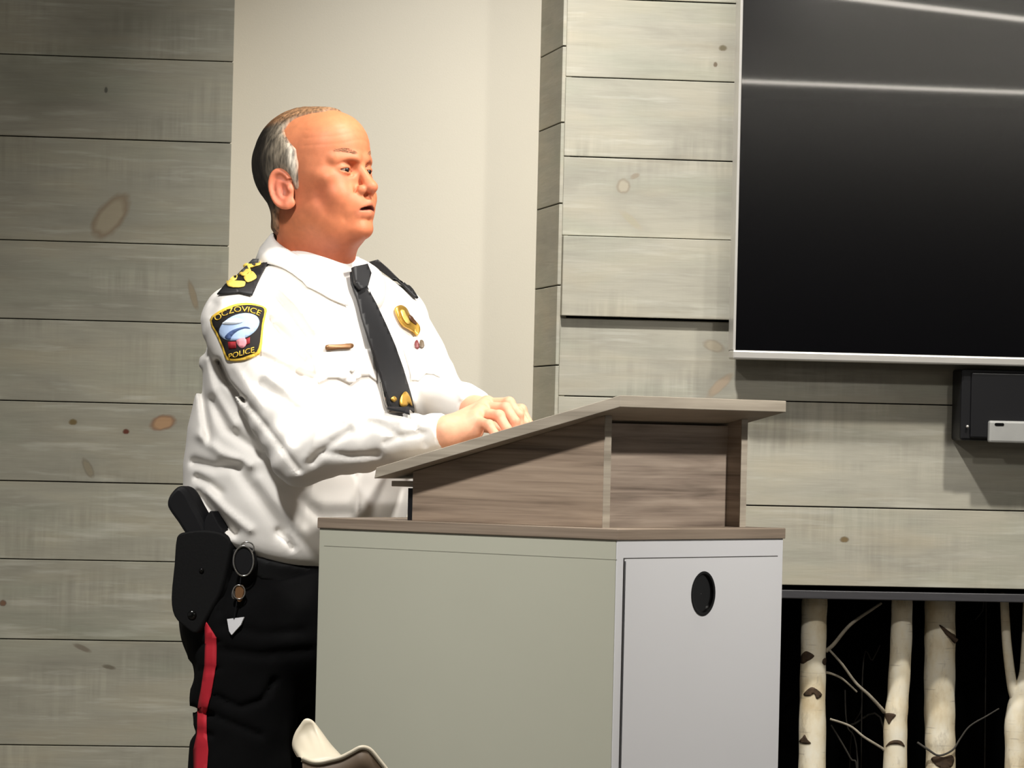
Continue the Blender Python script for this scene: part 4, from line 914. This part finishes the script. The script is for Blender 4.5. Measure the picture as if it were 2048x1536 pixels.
ell_ring('ring', 487, 1122, 20, 30, .0016, Yk-.002, M['chrome'], kr); ell_ring('clip', 494, 1096, 14, 12, .0014, Yk, M['chrome'], kr, math.pi, 2.2*math.pi)
tube('cord', [W(482, 1152, Yk), W(480, 1170, Yk)], .0012, M['plastic_black'], kr, 6)
ell_ring('key_ring', 478, 1184, 12, 14, .0012, Yk, M['chrome'], kr)
slab_px('key', [(472, 1172), (483, 1170), (487, 1182), (482, 1200), (476, 1204), (470, 1190)], Yk+.001, .004, M['bronze'], kr, .001, 2)
slab_px('key', [(464, 1180), (470, 1184), (468, 1198), (463, 1194)], Yk+.003, .003, M['chrome'], kr, .001, 2)
prism('tag', [W(x, y, Yk+.004) for x, y in [(454, 1238), (488, 1234), (481, 1250), (463, 1270), (458, 1262)]], -rT*.002, mat('white_card', (232, 232, 236), .5), kr)
tube('cord', [W(474, 1202, Yk+.002), W(468, 1238, Yk+.004)], .0012, M['plastic_black'], kr, 6)
#@@ENDPERSON

# ------------------------------------------------------------------ lights
M['led'] = bpy.data.materials.new('led_strip'); M['led'].use_nodes = True
_b = M['led'].node_tree.nodes['Principled BSDF']; _b.inputs['Emission Color'].default_value = (1, .93, .82, 1); _b.inputs['Emission Strength'].default_value = 55
def led(a, b, label, w=.02):
    d = (b-a)/np.linalg.norm(b-a); s = np.cross(d, [0, 0, 1])*w
    root = empty('ceiling_light', (a+b)/2, label, 'ceiling light')
    prism('fixture', [a-s*1.5, b-s*1.5, b+s*1.5, a+s*1.5], (0, 0, -.03), M['silver'], root); prism('diffuser', [p+np.array([0, 0, -.03]) for p in (a-s, b-s, b+s, a+s)], (0, 0, -.012), M['led'], root)
led(WP(0.5, 10.8, 2.9), WP(4.9, 10.85, 2.9), 'long linear ceiling light mirrored as the lower bright line in the screen')
led(WP(2.0, 6.6, 2.9), WP(4.2, 8.1, 2.9), 'second linear ceiling light mirrored near the top of the screen')
def area(name, loc, target, power, size, col=(1, .95, .86), spread=180):
    l = bpy.data.lights.new(name, 'AREA'); l.shape = 'DISK'; l.size = size; l.energy = power; l.color = col; l.spread = math.radians(spread)
    o = bpy.data.objects.new(name, l); COL.objects.link(o); o.location = Vector(loc)
    o.rotation_euler = (Vector(target)-Vector(loc)).to_track_quat('-Z', 'Y').to_euler(); return o
uk = uT-.46
area('overhead_area', WP(uT-.50, 1.0, 2.88), WP(uT-.25, 0, 1.25), 14, .10, (1, .975, .93), spread=92)
area('overhead_area', (1.9, 6.85, 2.88), (-.1, 8.0, 1.0), 31, .20, (1, .96, .90), spread=95)
area('overhead_area', (.42, 7.55, 2.88), (-.32, 8.1, 1.4), 9, .12, (1, .95, .87), spread=85)
area('overhead_area', (-.75, 6.38, 2.88), (-.15, 7.5, .45), 28, .22, (1, .975, .935), spread=98)
area('overhead_area', WP(1.25, 1.3, 2.88), WP(1.2, -.1, .55), 6, .12, (1, .96, .88), spread=64)  # added unseen lamp, brightens the birch trunks and the boards below the screen
w = bpy.data.worlds.new('world'); SC.world = w; w.use_nodes = True
w.node_tree.nodes['Background'].inputs[0].default_value = (1, .97, .92, 1); w.node_tree.nodes['Background'].inputs[1].default_value = .2
